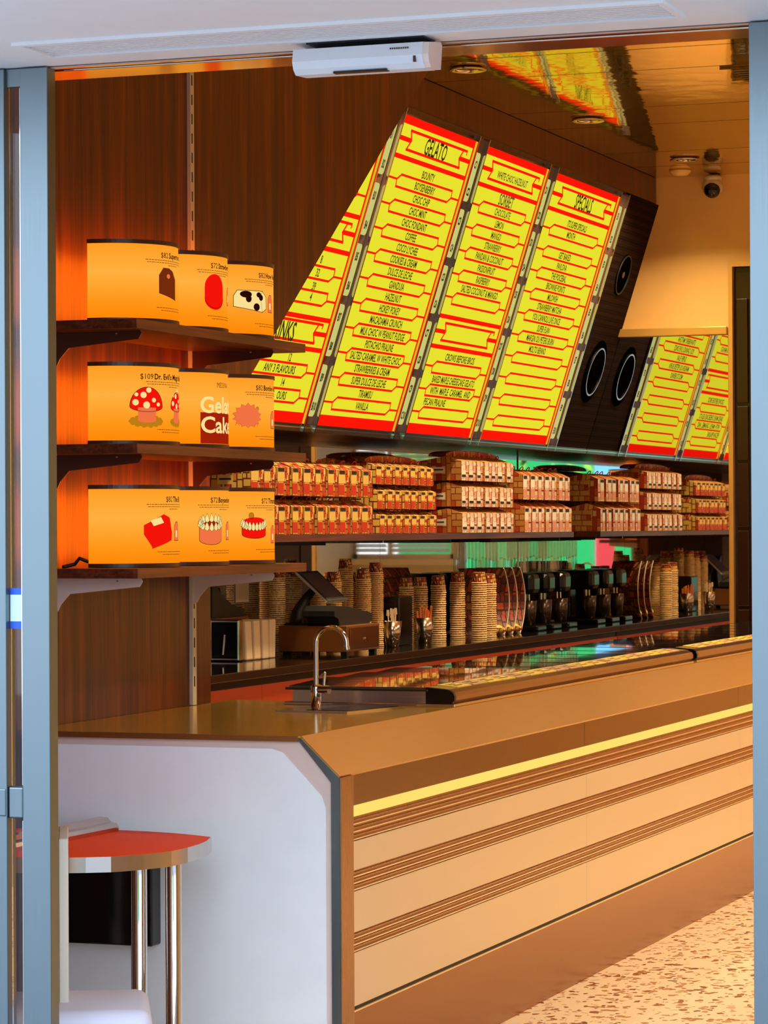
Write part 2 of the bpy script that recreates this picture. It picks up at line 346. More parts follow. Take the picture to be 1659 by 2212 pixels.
class Art:
    def __init__(s): s.p = []
    def poly(s, pts, m): s.p.append(([tuple(q) for q in pts], [tuple(range(len(pts)))], m)); return s
    def rect(s, x0, y0, x1, y1, m): return s.poly([(x0, y0), (x1, y0), (x1, y1), (x0, y1)], m)
    def ell(s, cx, cy, rx, ry, m, n=24): return s.poly([(cx+rx*math.cos(2*math.pi*i/n), cy+ry*math.sin(2*math.pi*i/n)) for i in range(n)], m)
    def line(s, pts, w, m, closed=False):
        n = len(pts)
        for i in range(n if closed else n-1):
            a = Vector(pts[i]); b = Vector(pts[(i+1) % n]); d = (b-a).normalized(); q = Vector((-d.y, d.x))*w/2; a = a-d*w/2; b = b+d*w/2
            s.poly([a-q, b-q, b+q, a+q], m)
        return s
    def text(s, txt, x, y, cap, m, **k):
        v, f = text2d(txt, cap, **k); s.p.append(([(a+x, c+y) for a, c in v], f, m)); return s
    def build(s, mapf, step=None, dz=.0004):
        b = B(); cuts = None
        for k, (vs, fs, m) in enumerate(s.p):
            lay = .0008+dz*LAYER.get(m, 1)
            if step:
                bm = bmesh.new(); q = [bm.verts.new((x, y, 0)) for x, y in vs]
                for f in fs:
                    try: bm.faces.new([q[i] for i in f])
                    except ValueError: pass
                x0 = min(x for x, y in vs); x1 = max(x for x, y in vs); c = math.ceil(x0/step)*step
                while c < x1:
                    bmesh.ops.bisect_plane(bm, geom=bm.verts[:]+bm.edges[:]+bm.faces[:], plane_co=(c, 0, 0), plane_no=(1, 0, 0)); c += step
                bm.verts.index_update()
                b.add([mapf(v.co.x, v.co.y, lay) for v in bm.verts], [[v.index for v in f.verts] for f in bm.faces], m); bm.free()
            else: b.add([mapf(x, y, lay) for x, y in vs], fs, m)
        return b
LAYER = {0: 1, 1: 2, 2: 3, 3: 4, 4: 5, 5: 6, 6: 7}

# ================================================================== SETTING
XW = -4.0; XB = -5.4; XR = -.28; YD = 6.43; YE = 17.38; ZC = 3.74
struct('floor', B().box(-5.6, 6.2, -.1, .2, 17.9, 0), 'terrazzo', (-3, 12, 0))
struct('trim_1', B().box(-14, -14, -.14, 14, 6.2, -.02), 'pavement', (0, 0, 0))
# ceiling: slab with glossy panels hung under it, joints between them
ce = struct('ceiling', B().box(-5.6, 6.6, ZC+.02, .2, 17.9, ZC+.12), 'black_matt', (-3, 12, ZC))
ys = [6.66, 7.3, 8.45, 9.08, 10.23, 10.86, 12.05, 12.65, 13.24, 14.41, 15.04, 16.16, 16.82, 17.40]
for a, c in zip(ys, ys[1:]):
    part('ceiling_panel', B().box(-5.4, a+.006, ZC, XR, c-.006, ZC+.018), 'ceiling_gloss', ce)
# wing wall of walnut veneer on the left, its far edge sloping like the hood
struct('wall_left', B().prism([(YD, 0), (9.34, 0), (9.34, 1.93), (11.635, 3.526), (12.0, ZC+.01), (YD, ZC+.01)], 'x', XW-.10, XW), 'walnut', (XW, 8, 0))
struct('wall_back', B().box(XB-.12, YD, 0, XB-.01, YE+.1, ZC+.1), 'tan_wall', (XB, 12, 0))
# end wall with a doorway at its right
we = struct('wall_end', B().box(XB-.1, YE, 0, -4.06, YE+.12, ZC+.1).box(-4.06, YE, 3.19, -3.0, YE+.12, ZC+.1).box(-3.0, YE, 0, XR+.1, YE+.12, ZC+.1), 'cream_wall', (-4.5, YE, 0))
struct('wall_right', B().box(XR, YD, 0, XR+.12, YE+.1, ZC+.1), 'tan_wall', (XR, 12, 0))
wf = struct('wall_front_left', B().box(-5.6, YD, 0, -3.37, YD+.1, ZC+.1).box(-3.37, YD+.2, 2.83, -1.40, YD+.3, ZC+.1), 'white_paint', (-4.5, YD, 0))
struct('wall_front_right', B().box(-1.40, YD, 0, XR+.12, YD+.1, 1.33).box(-1.40, YD, 2.70, XR+.12, YD+.1, ZC+.1).box(-1.40, YD, 1.33, -1.37, YD+.1, 2.70), 'tan_wall', (-.8, YD, 0))
# doorway in the end wall: gilt frame, dark panelled door
d2 = struct('door_2', B().box(-4.06, YE+.03, 0, -3.0, YE+.10, 3.19), 'darkdoor', (-3.5, YE, 0))
dfr = B().box(-4.08, YE-.02, 0, -4.055, YE+.03, 3.19).box(-4.08, YE-.02, 3.19, -3.0, YE+.03, 3.225)
part('door_frame', dfr, 'gold_trim', d2)
for z0, z1 in ((.1, .75), (.77, 1.15), (1.17, 1.62), (1.64, 2.02), (2.04, 2.36), (2.38, 3.0)):
    part('door_panel', B().box(-4.04, YE+.012, z0, -3.97, YE+.03, z1, c=.004).box(-3.96, YE+.012, z0, -3.30, YE+.03, z1, c=.004), 'darkdoor', d2)
# mirrors on the end wall and behind the back counter
def mirror(nm, b, label, loc): return one(nm, b, 'mirror', label, 'mirror', loc)
mirror('wall_mirror', B().box(XB+.006, YE-.008, .02, -4.085, YE-.001, 2.785), 'tall wall mirror on the end wall reflecting the menu boards, under a gilt ledge', (-4.7, YE, .02))
mg = B().box(XB+.006, YE-.05, 2.787, -4.085, YE-.002, 2.835, c=.004)
one('mirror_ledge', mg, 'gold_trim', 'gilt ledge capping the end wall mirror', 'ledge', (-4.7, YE-.02, 2.787))
mk = [(YD+.15, 10.2), (10.204, 12.58), (12.584, 14.9), (14.904, YE-.012)]
for i, (a, c) in enumerate(mk):
    mirror('splashback_mirror', B().box(XB-.008, a, 1.06, XB, c, 2.12),
           ['splashback mirror panel hidden behind the walnut wing wall', 'splashback mirror panel behind the till and the napkin dispenser', 'splashback mirror panel behind the middle cup stacks', 'splashback mirror panel farthest along the back counter beside the end wall mirror'][i], (XB, (a+c)/2, 1.06))
# opposite window with blinds (seen in the mirrors)
w1 = struct('window_1', B().box(-1.37, YD+.02, 1.33, -1.32, YD+.08, 2.70).box(-.32, YD+.02, 1.33, -.28, YD+.08, 2.70).box(-1.37, YD+.02, 1.33, -.28, YD+.08, 1.38).box(-1.37, YD+.02, 2.65, -.28, YD+.08, 2.70).box(-.70, YD+.02, 1.38, -.65, YD+.08, 2.65), 'soft_chrome', (-.85, YD, 1.33))
part('pane', B().box(-1.32, YD+.03, 1.38, -.70, YD+.036, 2.65).box(-.65, YD+.03, 1.38, -.32, YD+.036, 2.65), 'clear_glass', w1)
part('window_sill', B().box(-1.42, YD+.1, 1.27, -.28, YD+.22, 1.33, c=.006), 'tan_wall', w1)
for i in range(27):
    z = 1.40+i*.047; s = B()
    for x0, x1 in ((-1.315, -.705), (-.645, -.325)):
        s.add([(x0, YD+.088, z), (x1, YD+.088, z), (x1, YD+.118, z+.034), (x0, YD+.118, z+.034), (x0, YD+.088, z+.002), (x1, YD+.088, z+.002), (x1, YD+.118, z+.036), (x0, YD+.118, z+.036)],
              [(0, 1, 2, 3), (7, 6, 5, 4), (0, 4, 5, 1), (2, 6, 7, 3), (1, 5, 6, 2), (0, 3, 7, 4)])
    part('blind_slat', s, 'blind_white', w1)
# soffit over the entrance, its linear air grille, the door head
sf = B().box(-6, 5.40, 2.76, 3, 6.10, 2.86).box(-6, 6.10, 2.76, -3.10, 6.30, 2.86).box(-1.57, 6.10, 2.76, 3, 6.30, 2.86).box(-6, 6.30, 2.76, 3, 6.445, 2.86)
struct('trim_2', sf, 'soffit_white', (-2.3, 6, 2.76))
g = T('air_grille', 'long white slotted air grille set in the soffit above the entrance', 'grille', (-2.335, 6.2, 2.76))
part('frame', B().box(-3.10, 6.10, 2.752, -1.57, 6.116, 2.79).box(-3.10, 6.284, 2.752, -1.57, 6.30, 2.79).box(-3.10, 6.116, 2.752, -3.084, 6.284, 2.79).box(-1.586, 6.116, 2.752, -1.57, 6.284, 2.79), 'soffit_white', g)
for i in range(8):
    y = 6.122+i*.0205
    part('slat', B().box(-3.083, y, 2.757, -1.587, y+.013, 2.785), 'soffit_white', g)
part('duct', B().box(-3.09, 6.11, 2.80, -1.58, 6.29, 2.84), 'pink_edge', g)
struct('trim_3', B().box(-3.40, 6.445, 2.80, -1.37, 6.50, 2.86), 'black_gloss', (-2.3, 6.47, 2.8))
dh = B().box(-3.40, 6.452, 2.755, -1.37, 6.468, 2.80).box(-3.40, 6.497, 2.755, -1.37, 6.63, 2.83, c=.003)
struct('trim_4', dh, 'header_steel', (-2.3, 6.56, 2.76))
# jambs and sliding leaf at the left
j = B().box(-3.245, YD, 0, -3.172, YD+.045, 2.757, c=.002)
struct('trim_5', j, 'door_steel', (-3.21, YD, 0))
struct('trim_6', B().box(-1.462, YD, 0, -1.36, YD+.045, 2.757, c=.002), 'door_steel', (-1.41, YD, 0))
d1 = struct('door_1', B().box(-3.283, YD+.004, 0, -3.2455, YD+.04, 1.03, c=.0).box(0, 0, 0, 0, 0, 0) if False else B().box(-3.285, YD+.008, 2.715, -3.246, YD+.04, 2.757).box(-3.285, YD+.002, .955, -3.246, YD+.042, 1.03, c=.004).box(-3.285, YD+.008, 0, -3.246, YD+.04, .12), 'door_steel', (-3.265, YD, 0))
part('pane', B().box(-3.285, YD+.02, .12, -3.246, YD+.026, 2.715), 'clear_glass', d1)
part('stile', B().box(-3.37, YD-.004, 0, -3.2855, YD+.044, 2.757, c=.002), 'door_steel', d1)
part('bead', B().box(-3.2475, YD+.002, 1.035, -3.2455, YD+.02, 2.71).box(-3.2475, YD+.002, .12, -3.2455, YD+.02, .95), 'chrome', d1)
part('lock_rail', B().box(-3.37, YD-.008, .960, -3.287, YD-.002, 1.026, c=.003), 'door_steel', d1)
sk = T('door_sticker', 'blue and white sticker on the glass slit beside the left jamb', 'sticker', (-3.266, YD+.018, 1.46))
part('sticker_field', B().box(-3.284, YD+.0165, 1.410, -3.247, YD+.0190, 1.508), 'blue_sticker', sk)
part('sticker_centre', B().box(-3.284, YD+.0155, 1.428, -3.249, YD+.0163, 1.492), 'white_sticker', sk)
# door sensor box hanging under the soffit
sb = T('door_sensor', 'light grey boxy door sensor hanging under the soffit over the entrance', 'sensor', (-2.33, 6.38, 2.76))
prof = [(6.345, 2.745), (6.338, 2.716), (6.345, 2.699), (6.360, 2.688), (6.43, 2.692), (6.44, 2.75), (6.43, 2.757)]
bb = B().prism(prof, 'x', -2.505, -2.190)
part('casing', bb, 'white_paint', sb); MATS['white_paint']
part('end_cap', B().prism([(y+(6.39-y)*.03, z+(2.715-z)*.03) for y, z in prof], 'x', -2.190, -2.176), 'pink_edge', sb)
part('mounting_plate', B().box(-2.475, 6.35, 2.7565, -2.19, 6.43, 2.7605), 'black_gloss', sb)
part('slot', B().box(-2.41, 6.352, 2.6865, -2.28, 6.372, 2.691), 'black_gloss', sb)
part('indicator', B().box(-2.212, 6.3385, 2.700, -2.206, 6.345, 2.714), 'dark_lip', sb)
# lettering on the sensor is too small to read: a short row of dark dashes
a = Art(); x = 0
for i in range(9): a.rect(x, -.002, x+.0036, .002, 0); x += .0052
partS('lettering', a.build(lambda u, v, l: (-2.268+u, 6.3405-l, 2.733+v)), 'dark_lip', sb)
# ceiling fittings
for i, (x, y) in enumerate(((-4.233, 12.884), (-4.189, 14.724), (-4.125, 16.509))):
    r = T('ceiling_downlight', ['recessed round downlight nearest the entrance, amid the reflected menu', 'recessed round downlight at the tip of the reflected menu', 'recessed round downlight farthest back, near the dome camera'][i], 'light', (x, y, ZC), 'recessed ceiling downlights')
    part('trim_ring', B().lathe([(.055, -.001), (.082, -.004), (.088, -.012), (.082, -.014), (.060, -.010), (.055, -.001)], (x, y, ZC), 28), 'soft_chrome', r)
    part('lens', B().lathe([(0, -.004), (.054, -.004)], (x, y, ZC), 24), 'black_gloss', r)
c0 = T('security_camera', 'white dome security camera with black lens high on the end wall', 'camera', (-4.165, YE-.09, 3.6))
hc = (-4.155, YE-.09, 3.635)
part('bracket', B().box(-4.19, YE-.10, 3.70, -4.12, YE, 3.735, c=.01).lathe([(.0, .09), (.05, .09), (.055, .08), (.045, .06), (.03, .05)], hc, 20), 'cream_plastic', c0)
bmv = bmesh.new(); bmesh.ops.create_uvsphere(bmv, u_segments=24, v_segments=14, radius=.062)
part('housing', B().bm(bmv, 0, True, Matrix.Translation((hc[0], hc[1], 3.66))), 'cream_plastic', c0)
bmv = bmesh.new(); bmesh.ops.create_uvsphere(bmv, u_segments=20, v_segments=12, radius=.05)
part('lens', B().bm(bmv, 0, True, Matrix.Translation((hc[0]+.004, hc[1]-.026, 3.641))), 'black_gloss', c0)
sd = B().lathe([(0, -.034), (.04, -.032), (.055, -.018), (.064, -.008), (.066, 0), (0, 0)][::-1], (-4.29, 17.05, ZC-.001), 28)
one('smoke_detector', sd, 'cream_wall', 'pale round smoke detector on the ceiling left of the dome camera', 'detector', (-4.29, 17.0, ZC))
vt = T('ceiling_vent', 'square dark vent in the gold ceiling at the right of the opening', 'vent', (-2.98, 13.5, ZC))
part('frame', B().box(-3.16, 13.30, ZC-.01, -3.12, 13.76, ZC-.001).box(-2.84, 13.30, ZC-.01, -2.80, 13.76, ZC-.001).box(-3.12, 13.30, ZC-.01, -2.84, 13.34, ZC-.001).box(-3.12, 13.72, ZC-.01, -2.84, 13.76, ZC-.001), 'ceiling_gloss', vt)
for i in range(6): part('louvre', B().box(-3.12, 13.35+i*.062, ZC-.008, -2.84, 13.39+i*.062, ZC-.001), 'dark_lip', vt)

def ORD(i):
    n = i+1; w = ['first', 'second', 'third', 'fourth', 'fifth', 'sixth', 'seventh', 'eighth', 'ninth', 'tenth', 'eleventh', 'twelfth', 'thirteenth', 'fourteenth', 'fifteenth', 'sixteenth', 'seventeenth', 'eighteenth', 'nineteenth']
    if n < 20: return w[n-1]
    t_ = {2: 'twent', 3: 'thirt', 4: 'fort'}[n//10]
    return t_+'ieth' if n % 10 == 0 else t_+'y '+w[n % 10-1]
# ================================================================== FRONT COUNTER
XF = -2.99; YC = 7.91
fc = T('serving_counter', 'long steel serving counter with white end panel and ribbed champagne front', 'counter', (-3.5, 12.5, 0))
oct_ = [(XW+.01, 0), (XF-.012, 0), (XF-.012, .94), (XF-.118, 1.050), (XW+.01, 1.050)]
oct2 = [(-3.72, 0)]+oct_[1:4]+[(-3.72, 1.050)]
part('carcass', B().prism(oct_, 'y', YC+.012, 9.50).prism(oct2, 'y', 9.50, YE-.02), 'bronze', fc)
# flat worktop and folded band
part('worktop', B().prism([(XW+.004, YC-.004), (-3.106, YC-.004), (-3.106, YE-.02), (-3.725, YE-.02), (-3.725, 9.50), (XW+.004, 9.50)], 'z', 1.050, 1.056), 'worktop', fc)
part('front_band', B().prism([(-3.106, 1.0562), (-3.108, 1.050), (XF-.004, .938), (XF, .944)], 'y', YC-.004, YE-.02), 'counter_top_band', fc)
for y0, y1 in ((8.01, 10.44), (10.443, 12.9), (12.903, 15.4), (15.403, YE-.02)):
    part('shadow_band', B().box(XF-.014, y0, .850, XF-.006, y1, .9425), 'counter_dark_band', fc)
    part('kick_plate', B().box(XF-.026, y0, .0, XF-.018, y1, .258), 'kick_steel', fc)
    part('panel_lip', B().box(XF-.012, y0, .259, XF+.002, y1, .263), 'bright_ridge', fc)
    part('shadow_gap', B().box(XF-.012, y0, .264, XF-.005, y1, .273), 'black_matt', fc)  # black strip painting in the shade of the shallow recess under the panel
    for z0, z1 in ((.664, .748), (.486, .604), (.274, .428)):
        part('front_panel', B().box(XF-.012, y0, z0, XF, y1, z1, c=.0015), 'counter_champagne', fc)
part('light_strip', B().box(XF-.014, 8.01, .818, XF-.004, YE-.02, .848), 'led_strip', fc)
for z0, z1 in ((.750, .816), (.606, .662), (.430, .484)):
    rt = part('ribbed_trim', B().box(XF-.014, 8.01, z0, XF-.007, YE-.02, z1), 'bronze', fc)
    n = 3
    for k in range(n):
        zc = z1-(z1-z0)*(k+.92)/n
        part('ridge', B().box(XF-.008, 8.01, zc, XF+.001, YE-.02, zc+.0032), 'bright_ridge', rt)
        part('rib', B().box(XF-.008, 8.01, zc+.009, XF-.003, YE-.02, zc+.0135), 'post_bronze', rt)
part('corner_post', B().box(XF-.012, YC-.004, 0, XF+.004, 8.008, .940, c=.0015), 'post_bronze', fc)
# end: steel edging bar round the chamfer, white inset panel
out = [(XW+.01, 1.049), (-3.107, 1.049), (XF, .938), (XF, 0)]
inn = [(XW+.01, 1.040), (-3.112, 1.040), (XF-.026, .926), (XF-.026, 0)]
e = B()
for k in range(3): e.prism([out[k], out[k+1], inn[k+1], inn[k]], 'y', YC-.006, YC+.012)
part('edging_bar', e, 'door_steel', fc)
inn2 = [(XW+.01, 1.018), (-3.20, 1.018), (-3.165, 1.008), (-3.045, .885), (-3.034, .85), (-3.034, 0)]
full = [(XW+.01, 1.040), (-3.15, 1.040), (-3.112, 1.040), (XF-.026, .926), (XF-.026, .88), (XF-.026, 0)]
e = B()
for k in range(5): e.prism([full[k], full[k+1], inn2[k+1], inn2[k]], 'y', YC+.002, YC+.012)
part('panel_surround', e, 'pink_edge', fc)
part('end_panel', B().prism(inn2+[(XW+.01, 0)], 'y', YC-.001, YC+.012), 'counter_end_white', fc)
part('worktop_edge', B().box(XW+.004, YC-.012, 1.040, -3.115, YC-.004, 1.056), 'kick_steel', fc)
# black box under the table, fixed to the counter end
bx = one('wall_box', B().box(-3.86, 7.84, .445, -3.545, 7.906, .70, c=.006), 'black_gloss', 'glossy black box on the white counter end beneath the orange table', 'box', (-3.70, 7.86, .445))
# tap and drainer
tp = T('chrome_tap', 'slim chrome gooseneck tap standing on the counter before the gelato cabinet', 'tap', (-3.537, 9.137, 1.056))
bx_, by_ = -3.537, 9.137
arc = [(bx_, by_, 1.075), (bx_, by_, 1.16), (bx_, by_, 1.268)]
for i in range(1, 17):
    a_ = math.pi*i/16*1.04; arc.append((bx_+.054-.054*math.cos(a_), by_, 1.268+.054*math.sin(a_)))
part('base', B().lathe([(0, 0), (.017, 0), (.017, .07), (.014, .078), (0, .078)], (bx_, by_, 1.056), 20), 'chrome', tp)
sp_ = part('spout', B().tube(arc, .0082, 12), 'chrome', tp)
part('nozzle', B().tube([arc[-1], (arc[-1][0]+.002, by_, arc[-1][2]-.012)], .010, 12), 'soft_chrome', sp_)
part('valve', B().tube([(bx_, by_, 1.118), (bx_+.05, by_-.01, 1.118)], [.014, .014], 14), 'chrome', tp)
part('lever', B().tube([(bx_+.030, by_-.006, 1.125), (bx_+.034, by_-.006, 1.175)], .0045, 8).tube([(bx_+.003, by_, 1.152), (bx_+.034, by_-.006, 1.175)], .003, 8), 'chrome', tp)
dr = B().prism([(-3.60, 8.93), (-3.34, 8.90), (-3.26, 9.25), (-3.55, 9.28)], 'z', 1.0562, 1.0615)
dt_ = T('drip_tray', 'flat dark steel drip tray set in the worktop beside the tap', 'tray', (-3.44, 9.1, 1.056))
part('tray', dr, 'soft_chrome', dt_)
part('grate', B().prism([(-3.50, 8.955), (-3.355, 8.94), (-3.285, 9.23), (-3.43, 9.25)], 'z', 1.0615, 1.063), 'black_gloss', dt_)

# ================================================================== GELATO CABINETS
def cabinet(y0, y1, label, nseg):
    c = T('gelato_cabinet', label, 'display cabinet', (-3.55, y0, 1.056))
    part('base_flange', B().box(-3.715, y0, 1.0562, -3.112, y1, 1.066, c=.002), 'soft_chrome', c)
    part('body', B().box(-3.69, y0+.015, 1.066, -3.20, y1-.015, 1.106), 'steel_x', c)
    pr = [(-3.215, 1.066), (-3.125, 1.066), (-3.113, 1.078), (-3.112, 1.092), (-3.118, 1.104), (-3.135, 1.114), (-3.215, 1.121)]
    part('front_rail', B().prism(pr, 'y', y0+.02, y1-.02), 'rail_steel', c)
    cap = [(x+(-3.16-x)*.02, z+(1.09-z)*.02) for x, z in pr]
    part('end_cap', B().prism(cap, 'y', y0+.004, y0+.02).prism(cap, 'y', y1-.02, y1-.004), 'black_gloss', c)
    part('lid_frame', B().box(-3.712, y0, 1.1065, -3.205, y1, 1.1145, c=.002), 'dark_lip', c)
    L = (y1-y0-.02)/nseg
    for i in range(nseg):
        a_ = y0+.01+i*L
        sl = .034 if (y0 < 10 and i < 3) else .0045
        part('glass_lid', B().prism([(a_+.010, 1.1150), (a_+L+.002, 1.1150+L*sl), (a_+L+.002, 1.1190+L*sl), (a_+.010, 1.1190)], 'x', -3.705, -3.217), 'cabinet_glass', c)
        if i: part('lid_joint', B().box(-3.708, a_+.003, 1.1147, -3.216, a_+.010, 1.1215), 'black_gloss', c)
    return c
cabinet(9.30, 12.56, 'near gelato cabinet with glass lids sunk in the steel counter', 9)
cabinet(12.62, YE-.03, 'far gelato cabinet with glass lids, beyond the joint at the counter bend', 12)
def tickets(y0, n, group, lab):
    fl = None
    for i in range(n):
        y = y0+i*.168; w = .150
        b_ = B(); q = [(-3.212, 1.1208), (-3.140, 1.1148)]
        dx = random.uniform(-.003, .003)
        b_.add([(q[0][0]+dx, y, q[0][1]), (q[1][0]+dx, y, q[1][1]), (q[1][0]+dx, y+w, q[1][1]), (q[0][0]+dx, y+w, q[0][1]),
                (q[0][0]+dx, y, q[0][1]+.003), (q[1][0]+dx, y, q[1][1]+.003), (q[1][0]+dx, y+w, q[1][1]+.003), (q[0][0]+dx, y+w, q[0][1]+.003)],
               [(0, 3, 2, 1), (4, 5, 6, 7), (0, 1, 5, 4), (1, 2, 6, 5), (2, 3, 7, 6), (3, 0, 4, 7)], 0 if (i*7) % 10 < 6 else 1)
        t_ = one('flavour_ticket', b_, ['ticket_yellow', 'ticket_pink'], ORD(i)+' '+lab, 'ticket', (-3.176, y+w/2, 1.118), group)
        a = Art(); a.rect(.02, .03, .10+.03*random.random(), .036, 0).rect(.02, .018, .09, .022, 0).rect(.02, .010, .11, .013, 0)
        tl_ = partS('print', a.build(lambda u, v, l: (-3.205+dx+v*1.4, y+u, 1.1242-(v*1.4)/.072*.006+l*.4)), 'flavour_ink', t_)
tickets(9.42, 18, 'flavour tickets on the near cabinet', 'flavour ticket from the near end of the near gelato cabinet')
tickets(12.76, 12, 'flavour tickets on the far cabinet', 'flavour ticket from the near end of the far gelato cabinet')

# ================================================================== BACK COUNTER AND SHELF
bc = T('back_counter', 'black topped back counter with an orange brown front behind the cabinets', 'counter', (-5.08, 12.5, 0))
part('top', B().box(XB+.002, YD+.2, 1.02, -4.77, YE-.014, 1.05), 'black_counter', bc)
part('edge_trim', B().box(-4.7695, YD+.2, 1.018, -4.755, YE-.014, 1.052, c=.002), 'dark_lip', bc)
part('shadow_gap', B().box(-4.80, YD+.2, .985, -4.785, YE-.014, 1.018), 'black_matt', bc)
ys = [YD+.2, 8.6, 10.15, 11.7, 13.25, 14.8, 16.0, YE-.014]
for a, c in zip(ys, ys[1:]): part('cupboard_door', B().box(-4.80, a+.002, .12, -4.775, c-.002, .985, c=.0015), 'orange_laminate', bc)
part('plinth', B().box(XB+.002, YD+.2, 0, -4.83, YE-.014, .12), 'black_matt', bc)
part('carcass', B().box(XB+.002, YD+.2, .12, -4.803, YE-.014, 1.018), 'black_matt', bc)
sh = T('bottle_shelf' if 0 else 'bag_shelf', 'long walnut shelf carrying the carton bags before the mirror', 'shelf', (-5.18, 13.5, 1.59))
part('board', B().box(XB+.002, 9.6, 1.585, -4.96, 17.08, 1.618, c=.002), 'walnut_shelf', sh)
for y in (11.2, 13.1, 14.95, 16.98): part('bracket', B().box(XB+.002, y, 1.566, -5.02, y+.004, 1.585), 'dark_lip', sh)

# ================================================================== MENU HOOD
tz = math.radians(17.5); ST, CT = math.sin(tz), math.cos(tz)
def onb(y, v, l=0.0):            # a point on the tilted face: y along, v up the slope, l out of it
    return (-4.98+v*ST+l*CT, y, 2.125+v*CT-l*ST)
hd = T('menu_hood', 'dark timber hood leaning out over the back counter, carrying the lit menus', 'hood', (-5.0, 13.6, 2.09))
tx = -4.98+1.53*ST; tzz = 2.125+1.53*CT
part('body', B().prism([(-4.99, 2.125), (tx-.01, tzz), (tx-.01, ZC-.003), (XB+.002, ZC-.003), (XB+.002, 2.125)], 'y', 9.9, YE-.012), 'dark_fascia', hd)
part('fascia', B().box(tx-.01, 9.9, tzz, tx, YE-.012, ZC-.003), 'dark_fascia', hd)
part('bottom_trim', B().box(XB+.002, 9.9, 2.088, -4.962, YE-.012, 2.1245, c=.003), 'dark_lip', hd)
part('trim_line', B().box(-4.962, 9.9, 2.104, -4.957, YE-.012, 2.110), 'soft_chrome', hd)

BH0, BH = .006, 1.482
def board(name, label, y0, y1, art_fn):
    Wd = y1-y0; r = T('menu_board', label, 'menu board', onb(y0, 0), 'lit menu boards' if 0 else None)
    f = B()
    def slab(u0, u1, v0, v1, l0, l1, m=0):
        vs = [onb(y0+u, v, l) for l in (l0, l1) for v in (v0, v1) for u in (u0, u1)]
        f.add(vs, [(0, 1, 3, 2), (4, 6, 7, 5), (0, 4, 5, 1), (2, 3, 7, 6), (0, 2, 6, 4), (1, 5, 7, 3)], m)
    slab(0, Wd, BH0, BH0+BH, .0, .022)
    part('light_panel', f, 'menu_yellow', r)
    a = Art(); w, h = Wd, BH
    def H(x): return h-x*h            # x: fraction from the top
    b_ = .012*w
    a.rect(0, 0, b_*1.3, h, 0); a.rect(w-b_*1.6, 0, w, h, 0); a.rect(0, H(.026), w, h, 0); a.rect(0, 0, w, H(.965), 0)
    def bar(x, t=.015): a.rect(0, H(x+t/2), w, H(x-t/2), 0)
    def hexa(x):
        x0, x1, d = .13*w, .87*w, .035*w; t = .020*h
        a.line([(x0, H(x)), (x0+d, H(x)+t), (x1, H(x)+t), (x1+d*.6, H(x)+t*.0+.2*t), (x1+d*.2, H(x)-t), (x0+d, H(x)-t)] if 0 else
               [(x0-d*.3, H(x)+t*.15), (x0+d, H(x)+t), (x1, H(x)+t), (x1+d*.3, H(x)-t*.15), (x1-d, H(x)-t), (x0, H(x)-t)], .011, 0, True)
        a.rect(0, H(x)+t*.15-.005, x0-d*.3, H(x)+t*.15+.005, 0); a.rect(x1+d*.3, H(x)-t*.15-.005, w, H(x)-t*.15+.005, 0)
    def banner(x, txt=None, cap=.078):
        t = .030*h; x0, x1 = .13*w, .87*w
        a.line([(x0, H(x)+t), (x1, H(x)+t), (x1-.035*w, H(x)), (x1, H(x)-t), (x0, H(x)-t), (x0+.035*w, H(x))], .013, 0, True)
        a.line([(x1+.05*w, H(x)+.030), (x1+.05*w, H(x)+t*1.0), (x0, H(x)+t*1.0)], .012, 0) if cap > .07 else None
        a.rect(0, H(x)-.011, x0+.03*w, H(x)+.011, 0); a.rect(x1-.03*w, H(x)-.011, w, H(x)+.011, 0)
        a.line([(.045*w, H(x)+.020), (.045*w, H(x)+t*1.55), (w*.955, H(x)+t*1.55), (w*.955, H(x)+.020)], .006, 0) if 0 else None
        if txt: lt.text(txt, w/2, H(x), cap, 0, xf=.74, bold=.016)
    lt = Art()
    def text(x, s, cap=.036, al='CENTER', px=.5, xf=.74): lt.text(s, px*w, H(x), cap, 0, xf=xf*1.13, bold=.020, align=al)
    art_fn(a, bar, hexa, banner, text)
    partS('red_print', a.build(lambda u, v, l: onb(y0+u, BH0+v, .022+l)), 'menu_red', r)
    partS('lettering', lt.build(lambda u, v, l: onb(y0+u, BH0+v, .0236+l)), 'menu_ink', r)
    f = B(); slab(-.004, Wd+.004, BH0+BH, BH0+BH+.008, 0, .026); slab(-.004, Wd+.004, BH0-.008, BH0, 0, .026)
    part('frame', f, 'dark_lip', r)
    return r
K = lambda k: .16+.0403*k
def gel(a, bar, hexa, banner, text):
    banner(.072, 'GELATO'); bar(.128)
    for k, s in enumerate(['BOUNTY', 'BOYSENBERRY', 'CHOC CHIP', 'CHOC MINT', 'CHOC FONDANT', 'COFFEE', 'COCO LYCHEE', 'COOKIES & CREAM', 'DULCE DE LECHE', 'GIANDUIA', 'HAZELNUT', 'HOKEY POKEY', 'MACADAMIA CRUNCH',
                           'MILK CHOC W PEANUT FUDGE', 'PISTACHIO PRALINE', 'SALTED CARAMEL W WHITE CHOC', 'STRAWBERRIES & CREAM', 'SUPER DULCE DE LECHE', 'TIRAMISU', 'VANILLA']):
        text(K(k), s)
        if k % 2: hexa(K(k))
